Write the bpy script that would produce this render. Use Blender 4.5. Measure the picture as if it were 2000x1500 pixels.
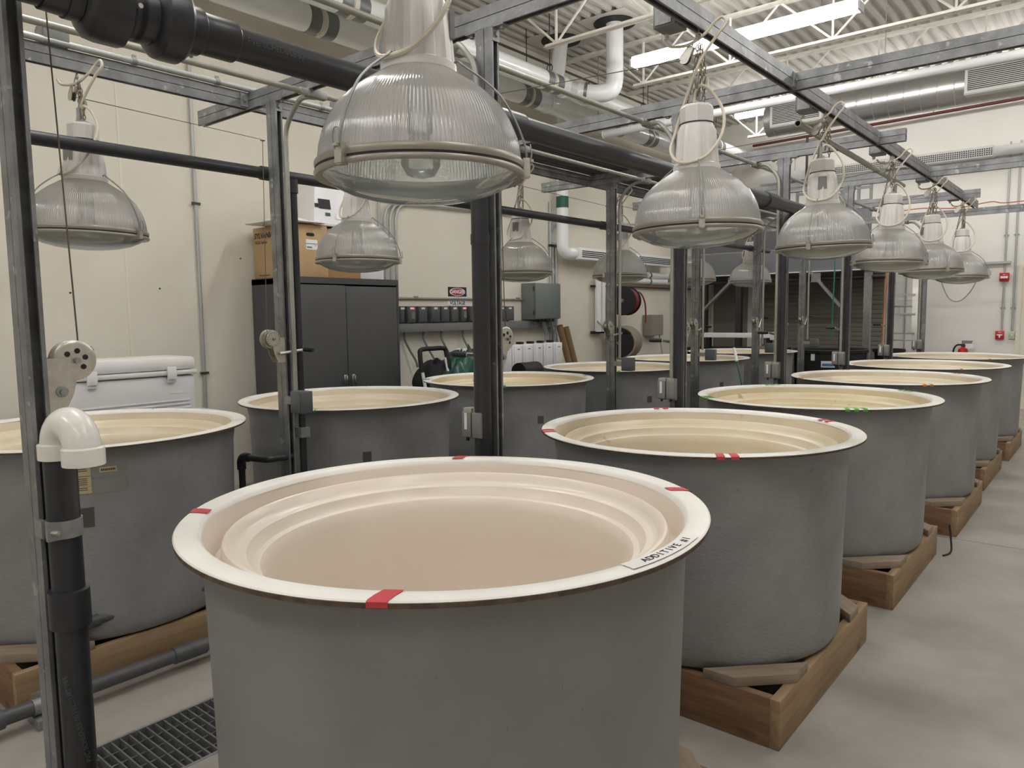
import bpy, bmesh, math, random
from mathutils import Matrix, Vector, Euler
random.seed(7)
for o in list(bpy.data.objects): bpy.data.objects.remove(o)
C = bpy.context.scene.collection
S = bpy.context.scene
PI = math.pi
# ------------------------------------------------------------------ camera
cd = bpy.data.cameras.new('camera'); cam = bpy.data.objects.new('camera', cd); C.objects.link(cam)
right = Vector((0.77028423, 0.6375819, -0.01230981)); up = Vector((-0.05034183, 0.08004018, 0.9955196)); fwd = Vector((-0.63571056, 0.76621335, -0.09375073))
cam.matrix_world = Matrix(((right.x, up.x, -fwd.x, 0), (right.y, up.y, -fwd.y, 0), (right.z, up.z, -fwd.z, 1.6), (0, 0, 0, 1)))
cd.sensor_width = 36; cd.lens = 1446.88/2000*36; cd.clip_start = 0.02; cd.clip_end = 100
S.camera = cam
# ------------------------------------------------------------------ world, view
w = bpy.data.worlds.new('world'); S.world = w; w.use_nodes = True
w.node_tree.nodes['Background'].inputs[0].default_value = (.9, .95, 1, 1); w.node_tree.nodes['Background'].inputs[1].default_value = 0.05
S.view_settings.view_transform = 'Standard'; S.view_settings.look = 'None'; S.view_settings.gamma = 1; S.view_settings.use_curve_mapping = False
S.view_settings.exposure = 1.05
TUBE = 15.0          # emission of the fluorescent fixtures' diffusers
# ------------------------------------------------------------------ materials
MATS = {}
def mat(name, c, rough=.5, metal=0., c2=None, ns=8., stretch=(1, 1, 1), bump=0., bs=40., bstretch=None, emit=None, spec=.5, alpha=1., trans=0., ramp=(.35, .65), detail=4., spots=None, coat=0.):
    m = bpy.data.materials.new(name); m.use_nodes = True; nt = m.node_tree; N = nt.nodes; L = nt.links
    b = N['Principled BSDF']
    b.inputs['Base Color'].default_value = (*c, 1); b.inputs['Roughness'].default_value = rough; b.inputs['Metallic'].default_value = metal
    b.inputs['Specular IOR Level'].default_value = spec; b.inputs['Alpha'].default_value = alpha; b.inputs['Transmission Weight'].default_value = trans
    b.inputs['Coat Weight'].default_value = coat
    tc = N.new('ShaderNodeTexCoord')
    def noise(scale, st, det=4.):
        mp = N.new('ShaderNodeMapping'); mp.inputs['Scale'].default_value = st; L.new(tc.outputs['Object'], mp.inputs[0])
        n = N.new('ShaderNodeTexNoise'); n.inputs['Scale'].default_value = scale; n.inputs['Detail'].default_value = det; n.inputs['Roughness'].default_value = .6; L.new(mp.outputs[0], n.inputs['Vector']); return n
    col = None
    if c2:
        n = noise(ns, stretch, detail); r = N.new('ShaderNodeValToRGB'); r.color_ramp.elements[0].position = ramp[0]; r.color_ramp.elements[1].position = ramp[1]
        r.color_ramp.elements[0].color = (*c, 1); r.color_ramp.elements[1].color = (*c2, 1); L.new(n.outputs['Fac'], r.inputs[0]); col = r.outputs[0]
    if spots:                                              # spots = (colour, scale, threshold, stretch)
        n = noise(spots[1], spots[3] if len(spots) > 3 else (1, 1, 1), 3.); r = N.new('ShaderNodeValToRGB'); r.color_ramp.elements[0].position = spots[2]; r.color_ramp.elements[1].position = spots[2]+.06
        r.color_ramp.elements[0].color = (0, 0, 0, 1); r.color_ramp.elements[1].color = (1, 1, 1, 1); L.new(n.outputs['Fac'], r.inputs[0])
        mx = N.new('ShaderNodeMix'); mx.data_type = 'RGBA'; L.new(r.outputs[0], mx.inputs[0])
        if col: L.new(col, mx.inputs[6])
        else: mx.inputs[6].default_value = (*c, 1)
        mx.inputs[7].default_value = (*spots[0], 1); col = mx.outputs[2]
    if col: L.new(col, b.inputs['Base Color'])
    if bump:
        n = noise(bs, bstretch or stretch, 5.); bp = N.new('ShaderNodeBump'); bp.inputs['Strength'].default_value = bump; bp.inputs['Distance'].default_value = .004; L.new(n.outputs['Fac'], bp.inputs['Height']); L.new(bp.outputs[0], b.inputs['Normal'])
    if emit: b.inputs['Emission Color'].default_value = (*emit[0], 1); b.inputs['Emission Strength'].default_value = emit[1]
    MATS[name] = m; return m
mat('wall_cream', (.71, .67, .575), .75, c2=(.76, .725, .635), ns=1.1, bump=.35, bs=26., bstretch=(1, 1, 2.2))
mat('wall_white', (.74, .715, .665), .75, c2=(.785, .765, .72), ns=.9, bump=.45, bs=9., bstretch=(1, 1, 2.6))
mat('wall_joint', (.78, .73, .62), .7)
mat('concrete', (.30, .278, .248), .5, c2=(.385, .36, .325), ns=2.2, detail=9., bump=.12, bs=60., spots=((.33, .31, .28), 34., .69))
mat('concrete_dark', (.10, .095, .09), .9)
mat('ceiling_paint', (.54, .515, .47), .8, c2=(.60, .575, .53), ns=2.)
mat('joist_paint', (.80, .77, .69), .6)
mat('galvanized', (.17, .172, .175), .45, metal=.5, c2=(.29, .295, .30), ns=9., stretch=(1, 1, 1), detail=6., bump=.05, bs=120., spots=((.40, .405, .41), 17., .63))
mat('galv_dull', (.26, .263, .26), .5, metal=.5, c2=(.33, .335, .33), ns=30.)
mat('zinc', (.52, .50, .45), .38, metal=.8, c2=(.60, .58, .52), ns=40.)
mat('dark_metal', (.07, .065, .06), .5, metal=.6)
mat('chain_metal', (.20, .17, .13), .45, metal=.8, c2=(.33, .29, .22), ns=90.)
mat('cable', (.16, .13, .11), .5, metal=.5)
mat('black_pvc', (.021, .022, .026), .36, c2=(.030, .031, .036), ns=6.)
mat('grey_pvc', (.075, .077, .082), .4, c2=(.10, .102, .108), ns=6.)
mat('white_pvc', (.82, .80, .76), .25, c2=(.74, .71, .65), ns=12., ramp=(.5, .8))
mat('white_paint', (.80, .80, .80), .4)
mat('duct_white', (.84, .85, .85), .24)
mat('duct_band', (.20, .21, .215), .4, metal=.5)
mat('spiral', (.58, .58, .575), .32, metal=.85, c2=(.66, .66, .65), ns=3., bump=.05, bs=14.)
mat('conduit', (.33, .33, .29), .42, metal=.35, c2=(.38, .38, .335), ns=14.)
mat('conduit_pale', (.43, .45, .44), .42, metal=.3)
mat('tank_grey', (.235, .237, .235), .62, c2=(.30, .302, .30), ns=3.2, detail=6., bump=.55, bs=42., bstretch=(1, 1, 2.2), spots=((.12, .118, .112), 26., .71, (1, 1, .5)))
mat('tank_grey_near', (.225, .221, .210), .6, c2=(.265, .26, .248), ns=2.6, detail=6., bump=.18, bs=50., bstretch=(1, 1, .6), spots=((.15, .145, .135), 30., .715, (1, 1, .5)))
mat('rim_white', (.83, .80, .745), .42, c2=(.86, .84, .80), ns=7., bump=.1, bs=20.)
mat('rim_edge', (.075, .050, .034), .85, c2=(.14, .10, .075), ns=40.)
mat('liner', (.76, .67, .51), .30, c2=(.71, .60, .41), ns=3.5, ramp=(.4, .75), spots=((.55, .46, .27), 7., .68, (1, 1, .5)))
mat('liner_near', (.80, .71, .61), .28, c2=(.82, .735, .64), ns=2.)
mat('liner_yellow', (.74, .64, .43), .30, c2=(.68, .56, .32), ns=3.5, ramp=(.4, .75), spots=((.45, .36, .18), 9., .66, (1, 1, .5)))
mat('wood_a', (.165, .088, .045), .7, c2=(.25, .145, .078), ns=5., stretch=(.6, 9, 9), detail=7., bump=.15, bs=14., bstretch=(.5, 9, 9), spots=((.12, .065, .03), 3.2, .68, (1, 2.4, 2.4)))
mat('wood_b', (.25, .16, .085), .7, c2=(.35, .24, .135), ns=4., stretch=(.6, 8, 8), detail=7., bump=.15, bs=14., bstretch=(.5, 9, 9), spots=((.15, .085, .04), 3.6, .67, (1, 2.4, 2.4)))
mat('wood_grey', (.24, .185, .135), .75, c2=(.33, .26, .20), ns=4., stretch=(.6, 8, 8), detail=7., spots=((.16, .11, .07), 5., .66))
mat('tape_red', (.56, .05, .065), .5); mat('tape_green', (.10, .42, .045), .5); mat('tape_orange', (.62, .22, .02), .5); mat('tape_blue', (.10, .30, .60), .5)
mat('tape_grey', (.085, .08, .072), .55)
mat('paper', (.80, .79, .76), .35); mat('label_tan', (.56, .47, .28), .6); mat('ink', (.02, .02, .025), .6); mat('ink_red', (.45, .02, .02), .6); mat('sign_white', (.85, .85, .85), .4); mat('blue_ink', (.05, .20, .50), .5)
mat('housing', (.66, .63, .61), .4, c2=(.69, .665, .645), ns=6.)
mat('pipe_pale', (.60, .60, .60), .25)
mat('ring', (.31, .285, .245), .4, metal=.35); mat('gasket', (.02, .02, .02), .8)
mat('cord', (.66, .60, .49), .5)
mat('cabinet', (.070, .070, .073), .42); mat('cabinet_gap', (.01, .01, .01), .9); mat('chrome', (.7, .7, .7), .2, metal=1.)
mat('cardboard', (.44, .30, .15), .8, c2=(.50, .35, .19), ns=3.); mat('cardboard_b', (.40, .24, .09), .8); mat('packing_tape', (.48, .30, .13), .4)
mat('plastic_white', (.79, .78, .79), .4); mat('plastic_cream', (.80, .78, .72), .45); mat('cooler_white', (.76, .745, .75), .5); mat('lid_white', (.84, .83, .81), .4); mat('freezer', (.62, .65, .70), .35)
mat('black', (.008, .008, .009), .6); mat('black_soft', (.014, .014, .015), .85)
mat('box_grey', (.19, .195, .19), .45); mat('breaker', (.085, .087, .092), .45); mat('enclosure', (.155, .175, .165), .4); mat('outlet_grey', (.22, .215, .205), .5); mat('outlet_blue', (.105, .11, .12), .45)
mat('green_bag', (.008, .06, .038), .3, c2=(.012, .09, .06), ns=5., bump=.6, bs=7.); mat('tarp', (.018, .030, .028), .45, c2=(.03, .042, .04), ns=4., bump=.8, bs=5.)
mat('red', (.50, .015, .02), .35); mat('hose_red', (.22, .03, .035), .5); mat('hose_grey', (.28, .23, .18), .6)
mat('taupe', (.30, .275, .235), .5); mat('tube_brown', (.22, .14, .065), .65); mat('aluminium', (.55, .54, .51), .35, metal=.7); mat('mezz_grey', (.20, .205, .225), .5); mat('deck_dark', (.060, .058, .056), .6, metal=.3)
mat('door_beige', (.21, .19, .16), .6); mat('door_cream', (.72, .68, .58), .5); mat('green_label', (.01, .10, .06), .5); mat('rope_green', (.01, .16, .12), .5); mat('orange', (.55, .14, .03), .5)
mat('grille_white', (.72, .72, .70), .4); mat('red_pipe', (.10, .022, .022), .5); mat('hole', (.02, .02, .02), .9); mat('switch_ivory', (.50, .50, .40), .5)
mat('led', (.4, .02, .02), .4, emit=((1, .08, .06), 1.6)); mat('tray_green', (.02, .09, .06), .5)
mat('tube_light', (1, 1, 1), .5, emit=((1.0, .988, .968), TUBE))
mat('reel_black', (.012, .012, .013), .4)
# translucent ribbed acrylic and clear lens
def glassy(name, body, tint, clear, rough, trans):
    m = bpy.data.materials.new(name); m.use_nodes = True; nt = m.node_tree; N = nt.nodes; L = nt.links; N.clear()
    out = N.new('ShaderNodeOutputMaterial'); tr = N.new('ShaderNodeBsdfTransparent'); tr.inputs[0].default_value = (*tint, 1)
    df = N.new('ShaderNodeBsdfDiffuse'); df.inputs[0].default_value = (*body, 1); tl = N.new('ShaderNodeBsdfTranslucent'); tl.inputs[0].default_value = (*body, 1)
    m0 = N.new('ShaderNodeMixShader'); m0.inputs[0].default_value = trans; L.new(df.outputs[0], m0.inputs[1]); L.new(tl.outputs[0], m0.inputs[2])
    m1 = N.new('ShaderNodeMixShader'); m1.inputs[0].default_value = clear; L.new(m0.outputs[0], m1.inputs[1]); L.new(tr.outputs[0], m1.inputs[2])
    gl = N.new('ShaderNodeBsdfGlossy'); gl.inputs['Roughness'].default_value = rough; fr = N.new('ShaderNodeFresnel'); fr.inputs[0].default_value = 1.62
    m2 = N.new('ShaderNodeMixShader'); L.new(fr.outputs[0], m2.inputs[0]); L.new(m1.outputs[0], m2.inputs[1]); L.new(gl.outputs[0], m2.inputs[2]); L.new(m2.outputs[0], out.inputs[0])
    MATS[name] = m
glassy('acrylic', (.96, .95, .93), (.97, .96, .95), .37, .11, .72)
glassy('lens', (.82, .90, .89), (.90, .95, .94), .64, .05, .6)
glassy('bulb', (.88, .92, .92), (.95, .97, .97), .72, .05, .7)
# ------------------------------------------------------------------ mesh building
def frame(d):
    d = Vector(d).normalized(); a = Vector((0, 0, 1)) if abs(d.z) < .9 else Vector((1, 0, 0)); u = d.cross(a).normalized(); return u, d.cross(u).normalized()
def smoothpts(p, k=6, closed=False):
    p = [Vector(q) for q in p]; n = len(p); out = []
    for i in range(n if closed else n-1):
        g = (lambda j: p[j % n]) if closed else (lambda j: p[min(max(j, 0), n-1)])
        a, b, c, d = g(i-1), g(i), g(i+1), g(i+2)
        for t in range(k):
            t /= k; out.append(.5*((2*b)+(c-a)*t+(2*a-5*b+4*c-d)*t*t+(3*b-a-3*c+d)*t**3))
    if not closed: out.append(p[-1])
    return out
class MB:
    def __init__(s): s.v = []; s.f = []
    def add(s, vs, fs, M=None):
        o = len(s.v); s.v += [tuple(M @ Vector(q)) for q in vs] if M else [tuple(q) for q in vs]; s.f += [tuple(i+o for i in f) for f in fs]; return s
    def box(s, c, d, M=None):
        x, y, z = c; a, b, e = d[0]/2, d[1]/2, d[2]/2
        return s.add([(x-a, y-b, z-e), (x+a, y-b, z-e), (x+a, y+b, z-e), (x-a, y+b, z-e), (x-a, y-b, z+e), (x+a, y-b, z+e), (x+a, y+b, z+e), (x-a, y+b, z+e)],
                     [(0, 3, 2, 1), (4, 5, 6, 7), (0, 1, 5, 4), (1, 2, 6, 5), (2, 3, 7, 6), (3, 0, 4, 7)], M)
    def box2(s, p, q, M=None):
        return s.box([(a+b)/2 for a, b in zip(p, q)], [abs(a-b) for a, b in zip(p, q)], M)
    def tube(s, pts, r, n=12, closed=False, caps=True):
        pts = [Vector(p) for p in pts]; m = len(pts); rr = r if isinstance(r, (list, tuple)) else [r]*m; vs = []; fs = []
        u = None
        for i, p in enumerate(pts):
            d = (pts[(i+1) % m]-pts[i-1]) if closed else (pts[min(i+1, m-1)]-pts[max(i-1, 0)])
            if d.length < 1e-9: d = Vector((0, 0, 1))
            d.normalize()
            if u is None: u, _ = frame(d)
            else: u = (u-d*u.dot(d)).normalized() if (u-d*u.dot(d)).length > 1e-6 else frame(d)[0]
            w_ = d.cross(u)
            for k in range(n): a = 2*PI*k/n; vs.append(p+(u*math.cos(a)+w_*math.sin(a))*rr[i])
        for i in range(m if closed else m-1):
            j = (i+1) % m
            for k in range(n): l = (k+1) % n; fs.append((i*n+k, i*n+l, j*n+l, j*n+k))
        if caps and not closed: fs.append(tuple(range(n-1, -1, -1))); fs.append(tuple((m-1)*n+k for k in range(n)))
        return s.add(vs, fs)
    def cyl(s, a, b, r, n=16): return s.tube([a, b], r, n)
    def lathe(s, prof, n=32, M=None, rf=None, cap0=False, cap1=False):
        vs = []; fs = []; m = len(prof)
        for i, (r, z) in enumerate(prof):
            for k in range(n):
                a = 2*PI*k/n; q = r*(rf(i, a) if rf else 1); vs.append((q*math.cos(a), q*math.sin(a), z))
        for i in range(m-1):
            for k in range(n): l = (k+1) % n; fs.append((i*n+k, i*n+l, (i+1)*n+l, (i+1)*n+k))
        if cap0: fs.append(tuple(range(n-1, -1, -1)))
        if cap1: fs.append(tuple((m-1)*n+k for k in range(n)))
        return s.add(vs, fs, M)
    def prism(s, poly, z0, z1, M=None):
        n = len(poly); vs = [(x, y, z0) for x, y in poly]+[(x, y, z1) for x, y in poly]
        return s.add(vs, [tuple(range(n-1, -1, -1)), tuple(range(n, 2*n))]+[(i, (i+1) % n, n+(i+1) % n, n+i) for i in range(n)], M)
    def chan(s, p0, ax, slot, L):                          # C strut 41 x 41, its back at p0, slot towards `slot`
        ax = Vector(ax); sl = Vector(slot); sd = ax.cross(sl); p0 = Vector(p0)
        M = Matrix(((ax.x, sd.x, sl.x, p0.x), (ax.y, sd.y, sl.y, p0.y), (ax.z, sd.z, sl.z, p0.z), (0, 0, 0, 1)))
        h = .0205; t = .0026; e = .0405
        s.box2((0, -h, 0), (L, h, t), M); s.box2((0, -h, t), (L, -h+t, e), M); s.box2((0, h-t, t), (L, h, e), M)
        s.box2((0, -h+t, e-t), (L, -h+.0095, e), M); s.box2((0, h-.0095, e-t), (L, h-t, e), M)
        s.box2((0, -h+.0095-t, e-.009), (L, -h+.0095, e-t), M); s.box2((0, h-.0095, e-.009), (L, h-.0095+t, e-t), M)
        return s
    def build(s, name, m, parent=None, smooth=True, bevel=0, loc=None, rot=None, ang=35):
        me = bpy.data.meshes.new(name); me.from_pydata(s.v, [], s.f)
        bm = bmesh.new(); bm.from_mesh(me); bmesh.ops.recalc_face_normals(bm, faces=bm.faces)
        if bevel: bmesh.ops.bevel(bm, geom=[e for e in bm.edges if e.is_manifold and e.calc_face_angle(0) > .6], offset=bevel, segments=2, affect='EDGES', profile=.5)
        bm.to_mesh(me); bm.free()
        if smooth:
            me.polygons.foreach_set('use_smooth', [True]*len(me.polygons)); me.set_sharp_from_angle(angle=math.radians(ang))
        me.materials.append(MATS[m]); o = bpy.data.objects.new(name, me); C.objects.link(o)
        if parent: o.parent = parent
        if loc: o.location = loc
        if rot: o.rotation_euler = rot
        return o
def rotM(axis, a, loc=(0, 0, 0)): return Matrix.Translation(loc) @ Matrix.Rotation(a, 4, axis)
def alignM(d, loc): u, v = frame(d); d = Vector(d).normalized(); return Matrix(((u.x, v.x, d.x, loc[0]), (u.y, v.y, d.y, loc[1]), (u.z, v.z, d.z, loc[2]), (0, 0, 0, 1)))
def tag(o, label, cat, group=None):
    o['label'] = label; o['category'] = cat
    if group: o['group'] = group
    return o
def thing(name, label, cat, loc=(0, 0, 0), rz=0, group=None):
    o = bpy.data.objects.new(name, None); o.empty_display_size = .05; C.objects.link(o); o.location = loc; o.rotation_euler = (0, 0, rz); return tag(o, label, cat, group)
def dup(root, label, loc, rz=None):
    r = root.copy(); C.objects.link(r); r.location = loc; r['label'] = label
    if rz is not None: r.rotation_euler = (0, 0, rz)
    for ch in list(root.children):
        c = ch.copy(); C.objects.link(c); c.parent = r
        for g in list(ch.children):
            d = g.copy(); C.objects.link(d); d.parent = c
    return r
def struct(o): o['kind'] = 'structure'; return o
def text(body, size, m, parent, M, name='lettering', shear=0., bold=0.):
    cu = bpy.data.curves.new('t', 'FONT'); cu.body = body; cu.size = size; cu.shear = shear; cu.offset = bold; cu.align_x = 'CENTER'; cu.align_y = 'CENTER'; cu.extrude = .0004
    t = bpy.data.objects.new('t', cu); C.objects.link(t); dg = bpy.context.evaluated_depsgraph_get(); dg.update()
    me = bpy.data.meshes.new_from_object(t.evaluated_get(dg)); bpy.data.objects.remove(t); me.materials.clear(); me.materials.append(MATS[m])
    o = bpy.data.objects.new(name, me); C.objects.link(o); o.parent = parent; o.matrix_local = M; return o
MX = lambda loc: Matrix(((0, 0, 1, loc[0]), (1, 0, 0, loc[1]), (0, 1, 0, loc[2]), (0, 0, 0, 1)))       # text on a wall facing +X
MY = lambda loc: Matrix(((1, 0, 0, loc[0]), (0, 0, -1, loc[1]), (0, 1, 0, loc[2]), (0, 0, 0, 1)))      # text facing -Y
def ordinal(i): return ['first', 'second', 'third', 'fourth', 'fifth', 'sixth', 'seventh'][i]
# ------------------------------------------------------------------ layout
W = -6.5; YB = 14.2; YF = -4.0; XE = 4.5; ZR = 5.2
XQ, XP, Y0, DY = -2.016, -3.513, 2.3018, 1.6596
XBR, XBL, ZB, ZT = -1.385, -3.745, 2.725, 2.807
RT = [(-1.452, 1.468), (-1.521, 3.169), (-1.510, 4.820), (-1.473, 6.484), (-1.520, 8.157), (-1.506, 9.803)]
LT = [(-3.966, 1.494), (-3.973, 3.106), (-3.994, 4.768), (-3.978, 6.421), (-4.003, 8.077), (-4.024, 9.756)]
# ================================================================== SETTING
fl = struct(MB().box2((W, YF, -.30), (XE, YB, -.18)).build('floor', 'concrete_dark'))
for (a, b) in (((W, YF), (-2.91, YB)), ((-2.51, YF), (XE, 5.85)), ((-2.51, 5.858), (XE, YB))):
    MB().box2((*a, -.18), (*b, 0)).build('slab', 'concrete', fl)
struct(MB().box2((W-.2, YF, -.3), (W, YB, 5.6)).build('wall_left', 'wall_cream'))
struct(MB().box2((W-.2, YB, -.3), (XE+.2, YB+.2, 5.6)).build('wall_back', 'wall_white'))
struct(MB().box2((XE, YF, -.3), (XE+.2, YB, 5.6)).build('wall_right', 'wall_white'))
struct(MB().box2((W-.2, YF-.2, -.3), (XE+.2, YF, 5.6)).build('wall_front', 'wall_white'))
for k, y in enumerate((.35, 2.78, 7.7, 10.2)):
    struct(MB().box2((W, y-.008, 0), (W+.004, y+.008, 5.2)).build('trim_%d' % (k+1), 'wall_joint'))
# corrugated roof deck, flutes along Y
m = MB(); x = W; vs = []
while x < XE+.1:
    for dx, z in ((0, ZR), (.05, ZR), (.075, ZR+.045), (.125, ZR+.045)): vs.append((x+dx, z))
    x += .15
n = len(vs); m.v = [(x, YF, z) for x, z in vs]+[(x, YB, z) for x, z in vs]; m.f = [(i, i+1, n+i+1, n+i) for i in range(n-1)]
struct(m.build('ceiling', 'ceiling_paint', smooth=False))
struct(MB().box2((W, YF, 5.3), (XE, YB, 5.4)).build('trim_5', 'ceiling_paint'))
struct(MB().box2((W, YF, 5.10), (W+.012, YB, 5.13)).build('trim_6', 'concrete_dark'))
# open-web bar joists across the room
yj = [1.15-1.95*2, 1.15-1.95, 1.15, 3.1, 5.05, 7.0, 8.95, 10.9, 12.85]
def joist(y, i):
    t = thing('bar_joist', 'cream painted open-web steel joist under the roof deck, %s from the back wall' % ['ninth', 'eighth', 'seventh', 'sixth', 'fifth', 'fourth', 'third', 'second', 'first'][i], 'joist', (0, y, 4.6), 0, 'roof joists')
    for s_ in (-1, 1):
        MB().box2((W, s_*.006, .55), (XE, s_*.05, .557)).box2((W, s_*.006, .557), (XE, s_*.012, .597)).build('top_chord', 'joist_paint', t, smooth=False)
        MB().box2((-5.25, s_*.006, 0), (XE, s_*.045, .006)).box2((-5.25, s_*.006, .006), (XE, s_*.012, .04)).build('bottom_chord', 'joist_paint', t, smooth=False)
    x = -5.1; k = 0
    dm = None
    while x < XE-.3:
        q = MB().tube([(0, 0, .02), (.6, 0, .57)], .014, 6).build('web', 'joist_paint', t) if dm is None else None
        if dm is None: dm = q; q.location = (x, 0, 0)
        else: q = dm.copy(); C.objects.link(q); q.parent = t; q.location = (x, 0, 0)
        q2 = dm.copy(); C.objects.link(q2); q2.parent = t; q2.location = (x, 0, 0); q2.rotation_euler = (0, 0, PI)
        v = MB().box2((-.011, -.011, .0), (.011, .011, .56)).build('strut', 'joist_paint', t) if k == 0 else vm.copy()
        if k == 0: vm = v
        else: C.objects.link(v); v.parent = t
        v.location = (x, 0, 0); x += 1.2; k += 1
for i, y in enumerate(yj): joist(y, i)
# ------------------------------------------------------------------ fluorescent fixtures
def fixture(x0, x1, y, z, label):
    t = thing('ceiling_light', label, 'light', ((x0+x1)/2, y, z), 0, 'fluorescent ceiling lights'); L = (x1-x0)/2
    MB().prism([(-.042, .062), (.042, .062), (.042, .09), (-.042, .09)], -L, L, rotM('Y', PI/2) @ Matrix.Rotation(PI/2, 4, 'Z')).build('housing', 'white_paint', t, smooth=False)
    MB().prism([(-.042, .0615), (-.075, .04), (-.07, .0), (-.04, -.03), (.04, -.03), (.07, .0), (.075, .04), (.042, .0615)], -L+.02, L-.02, rotM('Y', PI/2) @ Matrix.Rotation(PI/2, 4, 'Z')).build('diffuser', 'tube_light', t)
    for s_ in (-1, 1):
        MB().box((s_*(L-.01), 0, .01), (.02, .16, .085)).build('end_cap', 'plastic_white', t)
        MB().cyl((s_*L*.7, 0, .085), (s_*L*.7, 0, ZR-z), .004, 6).build('hanger_rod', 'galv_dull', t)
fixture(-4.64, -2.12, 7.9, 4.5, 'long fluorescent light in full view over the middle of the tank rows')
fixture(-.9, 1.6, 7.9, 4.5, 'long fluorescent light over the aisle, beyond the right row of tanks')
for j, y in enumerate((4.8, 1.7, -1.6)):
    for i, (a, b) in enumerate(((-4.64, -2.12), (-.9, 1.6))):
        fixture(a, b, y, 4.5, 'long fluorescent light hung over the %s, %s nearest the camera end' % (['left tanks', 'aisle'][i], ['third', 'second', 'first'][j]))
for i, (a, b) in enumerate(((-5.27, -4.10), (-3.53, -2.34), (-2.0, -.8), (-.5, .7), (.9, 2.1))):
    fixture(a, b, 12.35, 4.86, 'short fluorescent light in the far row above the silver duct, %s from the left' % ordinal(i))
# ------------------------------------------------------------------ drain channel grates
bar = None
def grate(y0, y1, single, label):
    global bar
    t = thing('drain_grate', label, 'grate', (-2.71, y0, 0), 0, 'grates over the floor drain channel')
    for s_ in (-1, 1): MB().box2((s_*.2, 0, -.045), (s_*.186, y1-y0, .001)).build('rail', 'galv_dull', t, smooth=False)
    y = .012; st = MB()
    while y < y1-y0:
        if single:
            if bar is None: o = bar = MB().box2((-.186, -.0028, -.035), (.186, .0028, -.002)).build('bar', 'galvanized', t, smooth=False)
            else: o = bar.copy(); C.objects.link(o); o.parent = t
            o.location = (0, y, 0)
        else: st.box2((-.186, y-.002, -.035), (.186, y+.002, -.002))
        y += .0333
    if not single: st.build('bar', 'galvanized', t, smooth=False)['kind'] = 'stuff'
    for x in (-.12, -.04, .04, .12): MB().cyl((x, 0, -.014), (x, y1-y0, -.014), .003, 6).build('cross_rod', 'galvanized', t)
grate(.3, 1.9, True, 'steel bar grate over the floor drain, beside the nearest tank')
grate(-1.2, .29, False, 'steel bar grate over the floor drain, before the front post')
grate(1.91, 4.5, False, 'steel bar grate over the floor drain, between the second pair of tanks')
grate(4.51, 7.4, False, 'steel bar grate over the floor drain, between the middle tanks')
grate(7.41, 11.5, False, 'steel bar grate over the floor drain, at the far end of the rows')
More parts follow.
